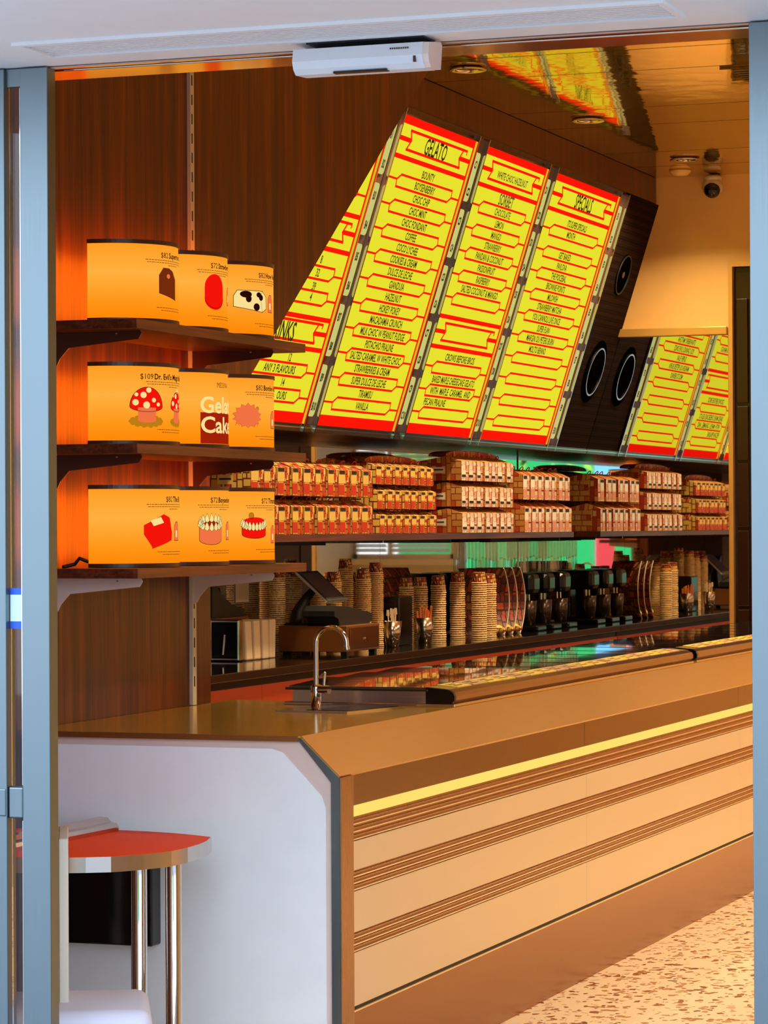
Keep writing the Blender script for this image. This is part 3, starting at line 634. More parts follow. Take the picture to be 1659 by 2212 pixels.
def sor(a, bar, hexa, banner, text):
    banner(.072); text(.078, 'WHITE CHOC HAZELNUT'); bar(.128)
    text(.155, 'SORBET', .058, xf=.72)
    for k, s in enumerate(['CHOCOLATE', 'LEMON', 'MANGO', 'STRAWBERRY', 'PANDAN & COCONUT', 'PASSIONFRUIT', 'RASPBERRY', 'SALTED COCONUT & MANGO']): text(K(k+1), s)
    for k in (1, 3, 5, 7, 9, 15, 17, 19): hexa(K(k))
    bar(.588); banner(.640); bar(.693)
    text(K(14), 'CROWS BEFORE BROS', xf=.8); text(K(16), 'BAKED MAPLE CHEESECAKE GELATO', xf=.70); text(K(17), 'WITH  MAPLE  CARAMEL  AND', xf=.8); text(K(18), 'PECAN PRALINE', al='LEFT', px=.14, xf=.8)
def spe(a, bar, hexa, banner, text):
    banner(.072, 'SPECIALS'); bar(.128)
    for k, s in {0: 'ITS SUPER SPECIALS', 1: 'MONTH', 3: 'GET BAKED', 4: 'PAVLOVA', 5: 'THE POICEBAL', 6: 'BROWNIE POINTS', 7: 'MILOWSH', 8: 'STRAWBERRY MATCHA', 9: 'YOU CANNOLI LIVE ONCE', 10: 'SUPER FLAN', 11: 'MARGIN OU PETERS BURN', 12: 'MOLTO BENNO'}.items(): text(K(k), s, px=.45 if k else .5)
    for k in (1, 3, 5, 7, 9, 11, 13, 15, 17, 19): hexa(K(k))
def dri(a, bar, hexa, banner, text):
    banner(.072); bar(.128); hexa(.275); bar(.345); banner(.400); bar(.460)
    for h_, s in ((.494, '8'), (.535, '32'), (.577, '39'), (.61, '4')): text(h_, s, px=.68)
    hexa(.535); hexa(.612); bar(.673)
    banner(.718); text(.722, 'DRINKS', .085, px=.46, xf=.66); bar(.768)
    text(.80, '12', px=.64); text(.838, 'ANY 3 FLAVOURS', al='RIGHT', px=.74, xf=.8); hexa(.838)
    text(.878, '14', px=.64); text(.918, 'OURS', al='RIGHT', px=.72); hexa(.918)
board('d', 'yellow lit menu board with the drinks, leftmost and half hidden by the walnut wall', 11.62, 12.636, dri)
board('g', 'yellow lit menu board headed GELATO listing twenty flavours', 12.818, 13.86, gel)
board('s', 'yellow lit menu board with SORBET in its upper half', 14.05, 15.07, sor)
board('p', 'yellow lit menu board headed SPECIALS, nearest the loudspeakers', 15.255, 16.49, spe)
def strip(letter, y0, y1, label):
    r = T('number_strip', label, 'sign strip', onb(y0, 0), 'number strips between the menu boards' if 0 else None); w = y1-y0
    f = B()
    def slab(f, u0, u1, v0, v1, l0, l1):
        vs = [onb(y0+u, v, l) for l in (l0, l1) for v in (v0, v1) for u in (u0, u1)]
        f.add(vs, [(0, 1, 3, 2), (4, 6, 7, 5), (0, 4, 5, 1), (2, 3, 7, 6), (0, 2, 6, 4), (1, 5, 7, 3)])
    slab(f, .008, w-.008, BH0-.02, BH0+BH+.02, 0, .012); part('backing', f, 'strip_brown', r)
    for u in (.006, w-.018):
        f = B(); slab(f, u, u+.010, BH0-.035, BH0+BH+.03, .0, .034); part('rail', f, 'chrome', r)
    for i in range(5):
        f = B(); v1 = BH0+BH*(1-(.033+.194*i)); v0 = v1-BH*.166; u0, u1 = w*.28, w*.72; rr = .02; pts = []
        for cx, cy, a0 in ((u1-rr, v1-rr, 0), (u0+rr, v1-rr, 90), (u0+rr, v0+rr, 180), (u1-rr, v0+rr, 270)):
            for q in range(5): an = math.radians(a0+q*22.5); pts.append((cx+rr*math.cos(an), cy+rr*math.sin(an)))
        n = len(pts); f.add([onb(y0+u, v, .012) for u, v in pts]+[onb(y0+u, v, .02) for u, v in pts], [tuple(range(n, 2*n))]+[(k, (k+1) % n, (k+1) % n+n, k+n) for k in range(n)])
        pl = part('pill', f, 'pill_cream', r)
        a = Art()
        for q, hh in ((0, .24), (1, .80)):
            a.text(letter+str(2*i+1+q), w/2, v1-(v1-v0)*hh, .036, 0, xf=.62, bold=.05)
        partS('lettering', a.build(lambda u, v, l: onb(y0+u, v, .0205+l)), 'menu_ink', pl)
strip('B', 12.644, 12.812, 'brown strip of cream number pills B2 to B10, left of the GELATO board')
strip('C', 13.868, 14.043, 'brown strip of cream number pills C1 to C10, between GELATO and SORBET')
strip('D', 15.078, 15.248, 'brown strip of cream number pills D1 to D10, between SORBET and SPECIALS')
strip('E', 16.498, 16.69, 'brown strip of cream number pills E1 to E10, right of the SPECIALS board')
# loudspeaker grille with woofer and mid driver
sg = T('loudspeaker', 'black grille loudspeaker with a silver ringed woofer, beside the SPECIALS board', 'speaker', onb(16.70, 0))
def slabY(y0, y1, v0, v1, l0, l1):
    vs = [onb(y, v, l) for l in (l0, l1) for v in (v0, v1) for y in (y0, y1)]
    return B().add(vs, [(0, 1, 3, 2), (4, 6, 7, 5), (0, 4, 5, 1), (2, 3, 7, 6), (0, 2, 6, 4), (1, 5, 7, 3)])
m, t, b = mat('grille_cloth'); br = t.nodes.new('ShaderNodeTexVoronoi'); br.inputs['Scale'].default_value = 70; br.inputs['Randomness'].default_value = 0
t.links.new(coords(t, 'Object', (1, 1, 1)), br.inputs['Vector'])
t.links.new(ramp(t, br.outputs[0], [(0, (5, 3, 2)), (.35, (8, 4, 3)), (.5, (38, 20, 12))]), b.inputs['Base Color']); b.inputs['Roughness'].default_value = .8; b.inputs['Specular IOR Level'].default_value = .05
part('grille', slabY(16.70, YE-.014, .0, 1.525, .0, .02), 'grille_cloth', sg)
def ring(y, v, r0, r1, l, l2, n=48):
    b_ = B(); vs = []
    for rr, ll in ((r0, l), (r0, l2), (r1, l2), (r1, l)):
        for i in range(n): a_ = 2*math.pi*i/n; vs.append(onb(y+rr*math.cos(a_), v+rr*math.sin(a_), ll))
    fs = []
    for j in range(3):
        for i in range(n): fs.append((j*n+i, j*n+(i+1) % n, (j+1)*n+(i+1) % n, (j+1)*n+i))
    return b_.add(vs, fs, 0, False)
wf_ = part('woofer', ring(17.035, .471, .0, .19, .02, .024), 'cutout_black', sg)
part('woofer_ring', ring(17.035, .471, .138, .148, .024, .034), 'soft_chrome', wf_)
part('dust_cap', ring(17.035, .471, .0, .05, .024, .03), 'cutout_black', wf_)
md = part('mid_driver', ring(17.035, 1.066, .0, .125, .02, .024), 'cutout_black', sg)
part('driver_ring', ring(17.035, 1.066, .112, .120, .024, .030), 'black_matt', md)
part('dust_cap', ring(17.035, 1.066, .0, .02, .024, .028), 'dark_lip', md)

# ================================================================== LEFT SHELVES, BRACKETS, LAMPS
st_ = B()
st_.box(XW, 9.16, 1.058, XW+.012, 9.192, ZC-.005)
ss = one('slotted_upright', st_, 'cream_plastic', 'slotted metal upright screwed to the walnut wall', 'shelf upright', (XW+.006, 9.176, 1.058))
for k in range(40):
    z = 1.12+k*.065
    b_ = B().box(XW+.012, 9.170, z, XW+.0132, 9.177, z+.034); o = link('slot', b_, 'black_matt', (XW+.006, 9.176, 1.058), ss)
ZS = [2.272, 1.902, 1.531]
names = ['top', 'middle', 'lowest']
for i, zs in enumerate(ZS):
    s = T('wall_shelf', names[i]+' walnut wall shelf carrying three lit cake lamps', 'shelf', (-3.83, 8.7, zs))
    part('board', B().box(XW+.002, 8.03, zs-.029, -3.671, 9.40, zs, c=.0015), 'walnut_shelf', s)
    for y in (8.115, 9.168):
        t0 = zs-.0295
        prof = [(XW+.001, t0), (-3.700, t0), (-3.695, t0-.010), (-3.705, t0-.026), (-3.935, t0-.048), (-3.965, t0-.080), (-3.975, t0-.10), (XW+.001, t0-.11)]
        bk = part('bracket', B().prism(prof, 'y', y, y+.0035), 'walnut_rim' if i < 2 else 'pink_edge', s)
        part('screw', B().lathe([(0, .0), (.004, 0)], (-3.78, 8.7, t0-.01), 8) if 0 else B().box(-3.78, y-.001, t0-.011, -3.774, y, t0-.006), 'chrome', bk)
RL = .195; XL = -3.884; HL = .25
def lamp(zs, yc, label, artf):
    z0 = zs+.001; c = (XL, yc, z0)
    r = T('cake_lamp', label, 'lamp', c)
    h = math.pi/2; s = B()
    s.lathe([(RL, .012), (RL, HL-.012)], c, 40, 0, True, -h, h)
    part('shade', s, 'lamp_shade', r)
    for za, zb in ((0, .0125), (HL-.0125, HL)):
        q = B().lathe([(RL-.02, za), (RL+.003, za), (RL+.003, zb), (RL-.02, zb), (RL-.02, za)], c, 40, 0, False, -h, h)
        part('rim', q, 'walnut_rim', r)
    n = 24; cap = B(); pts = [(XL+(RL-.01)*math.cos(-h+math.pi*i/n), yc+(RL-.01)*math.sin(-h+math.pi*i/n)) for i in range(n+1)]
    cap.prism(pts, 'z', z0+.001, z0+.006); part('bottom_board', cap, 'walnut_rim', r)
    cap = B().prism(pts, 'z', z0+HL-.006, z0+HL-.001); part('top_board', cap, 'walnut_rim', r)
    part('back_light', B().box(XL-.004, yc-RL+.01, z0+.02, XL-.001, yc+RL-.01, z0+HL-.02), 'lamp_back', r)
    a = Art(); artf(a)
    if artf is not a_gelato:
        k0 = a.hd; a.p = a.p[:k0]+[([((u+.03)*1.30-.03, (v-.108)*1.26+.110) for u, v in vs_], fs_, m_) for vs_, fs_, m_ in a.p[k0:]]
    def mp(u, v, l): an = u/RL; return (XL+(RL+l)*math.cos(an), yc+(RL+l)*math.sin(an), z0+v)
    partS('print', a.build(mp, step=.012, dz=.00012), ['ink_dark', 'ink_brown', 'ink_red', 'ink_block', 'ink_cream', 'ink_pink', 'ink_ochre'], r)
    return r
# ink slots: 0 dark 1 brown 2 red 3 block 4 cream 5 pink 6 ochre ; layers rise with the slot, so outlines use LAYER override
LAYER.update({0: 8, 1: 1, 2: 2, 3: 1, 4: 6, 5: 3, 6: 1})
def head(a, price, name):
    t1, f1 = text2d(price+' ', .0165, .98, .0, 'LEFT'); w1_ = max(v[0] for v in t1)+.005
    t2, f2 = text2d(name, .0165, .94, .025, 'LEFT'); w2_ = max(v[0] for v in t2); x0 = -(w1_+w2_)/2
    a.p.append(([(x+x0, y+.207) for x, y in t1], f1, 0)); a.p.append(([(x+x0+w1_, y+.207) for x, y in t2], f2, 0))
    for q, (hw, z) in enumerate(((.125, .190), (.120, .183), (.03, .176))): dash(a, hw, z)
    for hw, z in ((.085, .046), (.065, .038)): dash(a, hw, z, .0018)
    a.hd = len(a.p)
def dash(a, hw, z, h=.0018):       # body copy too small to read
    x = -hw
    while x < hw:
        w = random.uniform(.004, .012); a.rect(x, z, min(x+w, hw), z+h, 1); x += w+.0022
def sub(pts, cx, cy, s): return [(cx+x*s, cy+y*s) for x, y in pts]
def a_brown(a):
    head(a, '$82', 'Supernova')
    a.poly(sub([(-.9, -.7), (-.9, .5), (-.5, 1), (.1, 1), (.6, .8), (1.0, .3), (1.0, -1.1)], -.032, .118, .036), 1)
    a.line(sub([(-.9, -.7), (-.9, .5), (-.5, 1), (.1, 1), (.6, .8), (1.0, .3), (1.0, -1.1)], -.032, .118, .036), .001, 0, True)
    a.ell(-.030, .135, .007, .0055, 5)
def a_straw(a):
    head(a, '$72', 'Strawberry')
    a.ell(-.045, .130, .036, .034, 2); a.rect(-.081, .100, -.009, .130, 2); a.ell(-.045, .100, .036, .026, 2)
    a.line([(-.045+.036*math.cos(t), .104+.026*math.sin(t)) for t in [math.pi+math.pi*i/14 for i in range(15)]], .001, 0)
    cake_slice(a, .022)
def cake_slice(a, x, z=.090, c=5):
    a.poly([(x, z), (x, z+.035), (x+.008, z+.045), (x+.02, z+.045), (x+.026, z+.035), (x+.026, z)], c)
    a.line([(x, z), (x, z+.035), (x+.008, z+.045), (x+.02, z+.045), (x+.026, z+.035), (x+.026, z)], .0012, 0, True)
    a.rect(x+.008, z+.008, x+.018, z+.024, 4)
def a_cow(a):
    head(a, '$82', 'How Now')
    o = [(-.135, .100), (-.135, .128), (-.125, .143), (-.045, .143), (-.030, .130), (-.028, .098), (-.045, .088)]
    a.poly(o, 5 if 0 else 4); a.line(o, .0014, 0, True); a.line([(-.045, .143), (-.052, .125), (-.045, .088)], .001, 0)
    LAY = 0
    for cx, cy, rx, ry in ((-.10, .133, .018, .009), (-.092, .122, .009, .010), (-.058, .133, .009, .007), (-.050, .126, .008, .008), (-.066, .101, .011, .010)): a.ell(cx, cy, rx, ry, 0, 14)
    cake_slice(a, -.018)
def a_mush(a):
    head(a, '$109', "Dr. Evil's Magic Mushroom")
    for dx, s in ((-.100, 1.0), (.012, .8)):
        a.ell(dx, .077, .044*s, .013*s, 6)
        for q in range(14):
            an = 2*math.pi*q/14; a.ell(dx+.040*s*math.cos(an), .077+.011*s*math.sin(an), .007*s, .005*s, 6, 10)
        a.rect(dx-.024*s, .078, dx+.024*s, .110, 5); a.ell(dx, .079, .024*s, .005*s, 5)
        cap_ = [(dx-.044*s, .112)]+[(dx-.044*s*math.cos(t), .112+.047*s*math.sin(t)) for t in [math.pi*i/16 for i in range(1, 16)]]+[(dx+.044*s, .112)]+[(dx+.044*s*math.cos(t), .112-.012*s*math.sin(t)) for t in [math.pi*i/10 for i in range(1, 10)]]
        a.poly(cap_, 2); a.line(cap_, .0012, 0, True)
        for cx, cy, r_ in ((-.030, .122, .008), (-.002, .116, .009), (.018, .128, .006), (-.010, .140, .008), (.004, .152, .007), (.031, .118, .005), (-.028, .141, .005)): a.ell(dx+cx*s, cy*1.0, r_*s, r_*.95*s, 4, 14)
def a_gelato(a):
    a.text('MESSINA', -.004, .200, .0165, 0, xf=.85, bold=-.006)
    a.rect(-.115, .014, .115, .112, 3)
    a.text('Gelato', -.002, .137, .050, 4, fit=.226, bold=.022); a.text('Cakes', -.002, .074, .050, 4, fit=.222, bold=.022)
def a_bombe(a):
    head(a, '$82', 'Bombe Alaska')
    cx, cy = -.095, .108
    pts = []
    for q in range(28):
        an = 2*math.pi*q/28; r_ = 1.0 if q % 2 else .80
        pts.append((cx+.044*r_*math.cos(an), cy+(.036 if math.sin(an) > 0 else .028)*r_*math.sin(an)))
    a.poly(pts, 5); a.line(pts, .0011, 3, True)
    for q in range(16):
        x = cx+random.uniform(-.032, .030); z = cy+random.uniform(-.02, .022); a.line([(x-.005, z-.004), (x, z+.006), (x+.005, z-.005)], .0011, 2)
    a.ell(cx+.030, cy+.022, .006, .006, 6, 12)
    cake_slice(a, -.004, .080)
def a_box(a):
    head(a, '$82', 'The Bl')
    f1 = [(-.110, .122), (-.052, .148), (-.030, .140), (-.020, .105), (-.085, .098)]; f2 = [(-.110, .122), (-.085, .098), (-.088, .070), (-.110, .100)]; f3 = [(-.085, .098), (-.020, .105), (-.022, .086), (-.088, .066)]
    for f_ in (f1, f2, f3): a.poly(f_, 2); a.line(f_, .0011, 4 if 0 else 3, True)
    a.poly([(-.093, .133), (-.062, .142), (-.052, .128), (-.084, .120)], 4)
    cake_slice(a, -.008, .085)
def crown(a, cx, cz, rx, n, back):
    for q in range(n):
        an = math.pi*(q+.5)/n; x = cx-rx*math.cos(an)*(.96 if back else 1); z = cz+(.010 if back else -.010)*math.sin(an)
        p_ = [(x-.0075, z), (x-.005, z+.009), (x, z+.018), (x+.005, z+.009), (x+.0075, z), (x, z-.006)]
        a.poly(p_, 4); a.line(p_, .0008, 0, True)
def a_boys(a):
    head(a, '$72', 'Boysenberry')
    cx = -.062
    a.rect(cx-.038, .085, cx+.038, .120, 5); a.ell(cx, .085, .038, .012, 5); a.ell(cx, .122, .034, .011, 3)
    a.line([(cx-.038, .12), (cx-.038, .085)]+[(cx-.038*math.cos(t), .085-.012*math.sin(t)) for t in [math.pi*i/12 for i in range(13)]]+[(cx+.038, .12)], .0012, 0)
    a.line([(cx-.038*math.cos(t), .091-.012*math.sin(t)) for t in [math.pi*i/12 for i in range(13)]], .0009, 3)
    crown(a, cx, .124, .036, 7, True); crown(a, cx, .122, .036, 7, False)
    cake_slice(a, .004, .085)
def a_tira(a):
    head(a, '$72', 'Tiramisu')
    cx = -.075
    a.rect(cx-.040, .098, cx+.040, .125, 2); a.ell(cx, .098, .040, .011, 2); a.ell(cx, .130, .038, .012, 2)
    a.line([(cx-.040, .125), (cx-.040, .098)]+[(cx-.040*math.cos(t), .098-.011*math.sin(t)) for t in [math.pi*i/12 for i in range(13)]]+[(cx+.040, .125)], .0012, 0)
    crown(a, cx, .122, .038, 10, False)
    a.ell(cx-.012, .146, .008, .008, 6, 16); a.line([(cx-.012+.008*math.cos(t), .146+.008*math.sin(t)) for t in [2*math.pi*i/16 for i in range(16)]], .0009, 0, True)
    cake_slice(a, -.006, .075)
YL = [8.335, 8.725, 9.118]
arts = [[a_brown, a_straw, a_cow], [a_mush, a_gelato, a_bombe], [a_box, a_boys, a_tira]]
what = [['top shelf glowing orange cake lamp with a brown cake picture', 'top shelf glowing orange cake lamp with a round red strawberry cake', 'top shelf glowing orange cake lamp with a cow patterned log cake'],
        ['middle shelf glowing orange cake lamp with a red spotted toadstool', 'middle shelf glowing orange cake lamp with big Gelato Cakes lettering', 'middle shelf glowing orange cake lamp with a spiky pink Bombe Alaska'],
        ['lowest shelf glowing orange cake lamp with a square red cake', 'lowest shelf glowing orange cake lamp with a Boysenberry cake ringed by meringue', 'lowest shelf glowing orange cake lamp with a red Tiramisu cake']]
for i in range(3):
    for k in range(3): lamp(ZS[i], YL[k], what[i][k], arts[i][k])
cw = B().tube([(-3.95, 8.10, ZS[2]+.004), (-3.93, 8.14, ZS[2]+.012), (-3.905, 8.12, ZS[2]+.03), (-3.89, 8.15, ZS[2]+.02)], .006, 8)
one('lamp_plug', cw, 'black_matt', 'black plug and cable behind the first lamp of the lowest shelf', 'plug', (-3.92, 8.12, ZS[2]))

# ================================================================== BAGS
def bagproto(name, w, h, d, printm, creamm, low=False, handle=True):
    sidem = 'bag_print' if printm == 'bag_print' else 'bag_print_side'
    # front towards +X, base centre at the origin
    hb = h*.80; x = d/2
    r = T('carton_bag', 'x', 'carton bag', (0, 0, 0))
    b_ = B()
    vs = [(-x, -w/2, 0), (x, -w/2, 0), (x, w/2, 0), (-x, w/2, 0), (-x, -w/2, hb), (x, -w/2, hb), (x, w/2, hb), (-x, w/2, hb), (x*.35, -w/2+.004, h), (x*.35, w/2-.004, h), (x*.28, w/2-.004, h), (x*.28, -w/2+.004, h)]
    b_.add(vs, [(0, 3, 2, 1), (0, 1, 5, 4), (2, 3, 7, 6), (1, 2, 6, 5), (3, 0, 4, 7), (5, 6, 9, 8), (7, 4, 11, 10), (8, 9, 10, 11), (4, 5, 8, 11), (6, 7, 10, 9)])
    b_.mi = [0 if k in (3,) else 1 for k in range(len(b_.f))]
    part('body', b_, [printm, sidem], r)
    lb = B(); e = .0012
    if low: z0, z1 = .10*h, .44*h
    else: z0, z1 = .40*h, .79*h
    u0, u1 = -w*.45, w*.10
    lb.box(x, u0, z0, x+e, u1, z1, 0); lb.box(-d*.22, -w/2-e, h*.30, d*.12, -w/2, h*.56, 0)
    if not low: lb.box(x, u0, .06*h, x+e, u1-w*.06, .36*h, 1)
    zz = z1-.035*h*3.2 if not low else z0+.04*h
    lb.box(x+e, u0+.1*w*.4, zz, x+2*e, u1-.1*w*.4, zz+.105*h, 2); lb.box(-d*.18, -w/2-2*e, h*.42, d*.08, -w/2-e, h*.47, 2)
    for za, zb, ua, ub, mm in ((.03, .16, .20, .44, 1), (.50, .62, .16, .30, 1), (.64, .76, .32, .47, 0)):
        lb.box(x, ua*w, za*h, x+e*.8, ub*w, zb*h, mm)
    part('label_panel', lb, [creamm, 'bag_red' if creamm == 'bag_cream' else 'bag_red_glare', 'ink'], r)
    ed = B().box(x, w/2-.004, 0, x+.0015, w/2, hb).box(x, w*.11, 0, x+.0012, w*.11+.003, hb).box(x, w*.11, h*.30, x+.0014, w*.5, h*.34).box(x, -w/2, 0, x+.0015, -w/2+.003, hb)
    part('edge_print', ed, 'bag_edge', r)
    if handle:
        pts = [(x*.32, -w*.22, h-.004)]
        for q in range(1, 8): an = math.pi*q/8; pts.append((x*.32+.012*math.sin(an), -w*.22*math.cos(an), h-.004+.020*math.sin(an)))
        pts.append((x*.32, w*.22, h-.004)); part('handle', B().tube(pts, .003, 6), 'bag_red', r)
    return r
def bagstack(y0, n, pitch, rows, rowh, w, h, d, pm, cm, low, group, lab, zb=1.6185, xf=-4.968, xskip=None):
    first = bagproto('b', w, h, d, pm, cm, low); used = False
    for j in range(rows):
        for i in range(n):
            loc = (xf-d/2+random.uniform(-.006, .004)-.004*j, y0+pitch*(i+.5), zb+j*rowh)
            rz = random.uniform(-.05, .05); pos = ['bottom', 'second' if rows == 3 else 'upper', 'top'][j] if rows == 3 else ['lower', 'upper'][j]
            l = ORD(i)+' bag from the left, '+lab % pos
            g_ = group+', %s row' % pos
            if not used: first.location = loc; first.rotation_euler.z = rz; first['label'] = l; first['group'] = g_; used = True
            else: dup(first, loc, l, g_, rz)
bagstack(12.06, 10, .156, 2, .176, .148, .160, .22, 'bag_print', 'bag_cream', False, 'large yellow bags', '%s row of large yellow bags beside the lamps')
bagstack(13.69, 7, .125, 3, .121, .118, .112, .20, 'bag_print', 'bag_cream', False, 'small yellow bags', '%s row of small yellow bags above the till')
bagstack(14.99, 7, .133, 3, .139, .126, .130, .24, 'bag_print_glare', 'bag_cream_glare', True, 'small glare-whitened bags', '%s row of small glare-whitened bags under the SPECIALS board')
bagstack(16.10, 7, .138, 2, .185, .131, .172, .24, 'bag_print_glare', 'bag_cream_glare', False, 'large glare-whitened bags', '%s row of large glare-whitened bags nearest the end mirror')
# added dark arcs standing in for the mirror reflections of the bags
def silhouette(y0, y1, z, label):
    b_ = B(); n = 14
    for i in range(n):
        a0 = math.pi*i/n; a1 = math.pi*(i+1)/n; f = lambda a: (y0+(y1-y0)*(1-math.cos(a))/2, z+.034*math.sin(a)**.7)
        p, q = f(a0), f(a1); b_.add([(-5.16, p[0], z), (-5.06, p[0], z), (-5.06, q[0], z), (-5.16, q[0], z), (-5.16, p[0], p[1]+.002), (-5.06, p[0], p[1]+.002), (-5.06, q[0], q[1]+.002), (-5.16, q[0], q[1]+.002)],
                                    [(4, 5, 6, 7), (0, 3, 2, 1), (1, 2, 6, 5), (3, 0, 4, 7)])
    one('mirrored_bag_arc', b_, 'bag_print_side', label, 'bag bundle', (-5.11, (y0+y1)/2, z))
silhouette(13.75, 14.55, 1.974, 'dark bundle standing in for mirrored bags, atop the small yellow stack')
silhouette(15.0, 15.9, 2.027, 'dark bundle standing in for mirrored bags, atop the small glare-whitened stack')

# ================================================================== CUPS
def cupmesh():
    b_ = B()
    b_.lathe([(.0372, 0), (.0392, .001), (.0400, .0032), (.0392, .0055), (.0372, .0065)], (0, 0, 0), 20, 0)
    b_.lathe([(.0368, .0065), (.0310, .0560)], (0, 0, 0), 20, 1)
    b_.lathe([(.0310, .056), (.0285, .056), (.0285, .052), (0, .052)], (0, 0, 0), 20, 0)
    return b_
CUPM = None
def cupstack(x, y, z, n, pitch, s, label, group, stuff=False, body='cup_print'):
    global CUPM
    if stuff:
        b_ = B()
        for i in range(n):
            c = cupmesh(); b_.add([(x+p[0]*s+(.001*math.sin(i*1.7+x*9)), y+p[1]*s, z+i*pitch+p[2]*s) for p in c.v], c.f, 0); b_.mi[-len(c.mi):] = c.mi; b_.sm[-len(c.sm):] = c.sm
        one('cup_stack', b_, ['cup_cream', body], label, 'cups', (x, y, z), kind='stuff'); return
    for i in range(n):
        if CUPM is None:
            o = one('paper_cup', cupmesh(), ['cup_cream', 'cup_print'], label, 'cup', (0, 0, 0), group); CUPM = o
        else: o = CUPM.copy(); COL.objects.link(o)
        o.location = (x+.0012*math.sin(i*1.3+y*5)+random.uniform(-.0008, .0008), y+random.uniform(-.001, .001), z+i*pitch); o.scale = (s, s, s); o.rotation_euler.z = random.uniform(0, .5)
        o['label'] = ORD(i)+' paper cup from the bottom, '+label; o['group'] = group
ZB = 1.0505
cupstack(-5.14, 14.12, ZB, 37, .0102, .98, 'stack right of the tablet till nearest the blinds', 'cups, tall stack right of the till')
cupstack(-5.14, 13.94, ZB, 34, .0102, .98, 'short stack just right of the tablet till', 'cups, shorter stack right of the till')
cupstack(-5.25, 13.98, ZB, 39, .0102, .98, 'tallest stack of paper cups, behind the tablet till', None, True)
cupstack(-5.17, 13.60, ZB, 33, .0102, 1.02, 'stack behind the black till terminal', 'cups, stack behind the till terminal')
cupstack(-5.30, 13.72, ZB, 30, .0102, 1.0, 'stack of paper cups half hidden by the tablet stand', None, True)
cupstack(-5.29, 13.16, ZB, 36, .0102, 1.0, 'leftmost stack of paper cups, right beside the napkins', None, True)
cupstack(-5.29, 13.37, ZB, 36, .0102, 1.0, 'stack of paper cups behind the arm of the tablet stand', None, True)
cupstack(-5.10, 14.98, ZB, 25, .0118, 1.04, 'stack right of the orange straws', 'cups, stack right of the straws')
cupstack(-5.09, 15.27, ZB, 26, .0118, 1.06, 'middle stack of the back counter', 'cups, middle stack')
cupstack(-4.97, 15.28, ZB, 26, .0118, 1.06, 'wavy stack left of the curved red cartons', 'cups, wavy stack')
cupstack(-4.97, 15.45, ZB, 25, .0118, 1.06, 'stack touching the curved red cartons', 'cups, stack by the red bags')
cupstack(-5.28, 14.98, ZB, 24, .0118, 1.02, 'dim stack of paper cups behind the black holder, near the mirror', None, True)
cupstack(-5.27, 15.18, ZB, 24, .0118, 1.02, 'dim stack of paper cups just right of the black holder', None, True)
# ================================================================== BACK COUNTER THINGS
# napkin dispenser with napkin packs
nd = T('napkin_dispenser', 'chrome and black napkin dispenser at the near end of the back counter', 'dispenser', (-5.22, 12.40, ZB))
yn = 12.38
part('case', B().box(-5.295, yn-.02, ZB, -5.155, yn+.03, ZB+.188, c=.006), 'soft_chrome', nd)
part('face_plate', B().box(-5.287, yn-.024, ZB+.012, -5.163, yn-.02, ZB+.176), 'black_gloss', nd)
part('opening', B().tube([(-5.23, yn-.026, ZB+.03), (-5.22, yn-.027, ZB+.12)], .005, 8), 'chrome', nd)
for i in range(4):
    y = 12.425+i*.094; b_ = B().box(-5.285, y, ZB, -5.145, y+.076, ZB+.178, c=.008)
    b_.v = [(p[0]+.004*math.sin(p[2]*60+i), p[1]+.006*math.sin(p[2]*45+i*2), p[2]) for p in b_.v]
    one('napkin_stack', b_, 'napkin_paper', ['upright white napkin pack touching the chrome dispenser', 'upright white napkin pack, second from the chrome dispenser', 'upright white napkin pack, third from the chrome dispenser', 'upright white napkin pack nearest the cash drawer'][i], 'napkins', (-5.21, y+.035, ZB), 'napkin packs')
one('card_printer', B().prism([(12.42, ZB+.19), (12.80, ZB+.19), (12.80, ZB+.225), (12.66, ZB+.245), (12.52, ZB+.30), (12.44, ZB+.37), (12.42, ZB+.37)], 'x', -5.39, -5.31), 'black_matt', 'black wedge shaped printer above the napkin dispenser', 'printer', (-5.35, 12.6, ZB+.19))
one('storage_box', B().box(-5.39, 12.40, ZB, -5.305, 12.84, ZB+.189, c=.003), 'kick_steel', 'low brown box behind the napkins, under the black printer', 'box', (-5.35, 12.6, ZB))
tg = T('wall_tag', 'small red and white tag hanging on the splashback mirror', 'tag', (XB+.006, 12.99, 1.36))
part('card', B().box(XB+.001, 12.90, 1.30, XB+.006, 13.06, 1.46, c=.002), 'cream_plastic', tg); part('red_header', B().box(XB+.006, 12.90, 1.405, XB+.0072, 13.06, 1.46), 'red_print', tg)
# cash drawer
cdw = T('cash_drawer', 'brown steel cash drawer with a small round lock under the tablet till', 'cash drawer', (-5.04, 13.2, ZB))
part('case', B().box(-5.22, 13.0, ZB+.018, -4.877, 13.445, ZB+.140, c=.003), 'kick_steel', cdw)
dw = part('drawer_front', B().box(-4.877, 13.03, ZB+.030, -4.871, 13.42, ZB+.130, c=.002), 'bronze', cdw)
part('lock', B().tube([(-4.871, 13.23, ZB+.07), (-4.863, 13.23, ZB+.07)], .011, 14), 'chrome', dw)
for x, y in ((-5.19, 13.03), (-4.90, 13.03), (-5.19, 13.41), (-4.90, 13.41)): part('foot', B().box(x-.015, y-.015, ZB, x+.015, y+.015, ZB+.018), 'black_matt', cdw)
zt = ZB+.1405
tm = B().prism([(13.02, zt), (13.42, zt), (13.46, zt+.012), (13.46, zt+.048), (13.12, zt+.088), (12.98, zt+.094), (12.95, zt+.07), (12.95, zt+.045), (13.0, zt+.035)], 'x', -5.08, -4.92)
one('till_terminal', tm, 'black_matt', 'bulky black terminal block standing on the cash drawer', 'terminal', (-5.0, 13.2, zt))
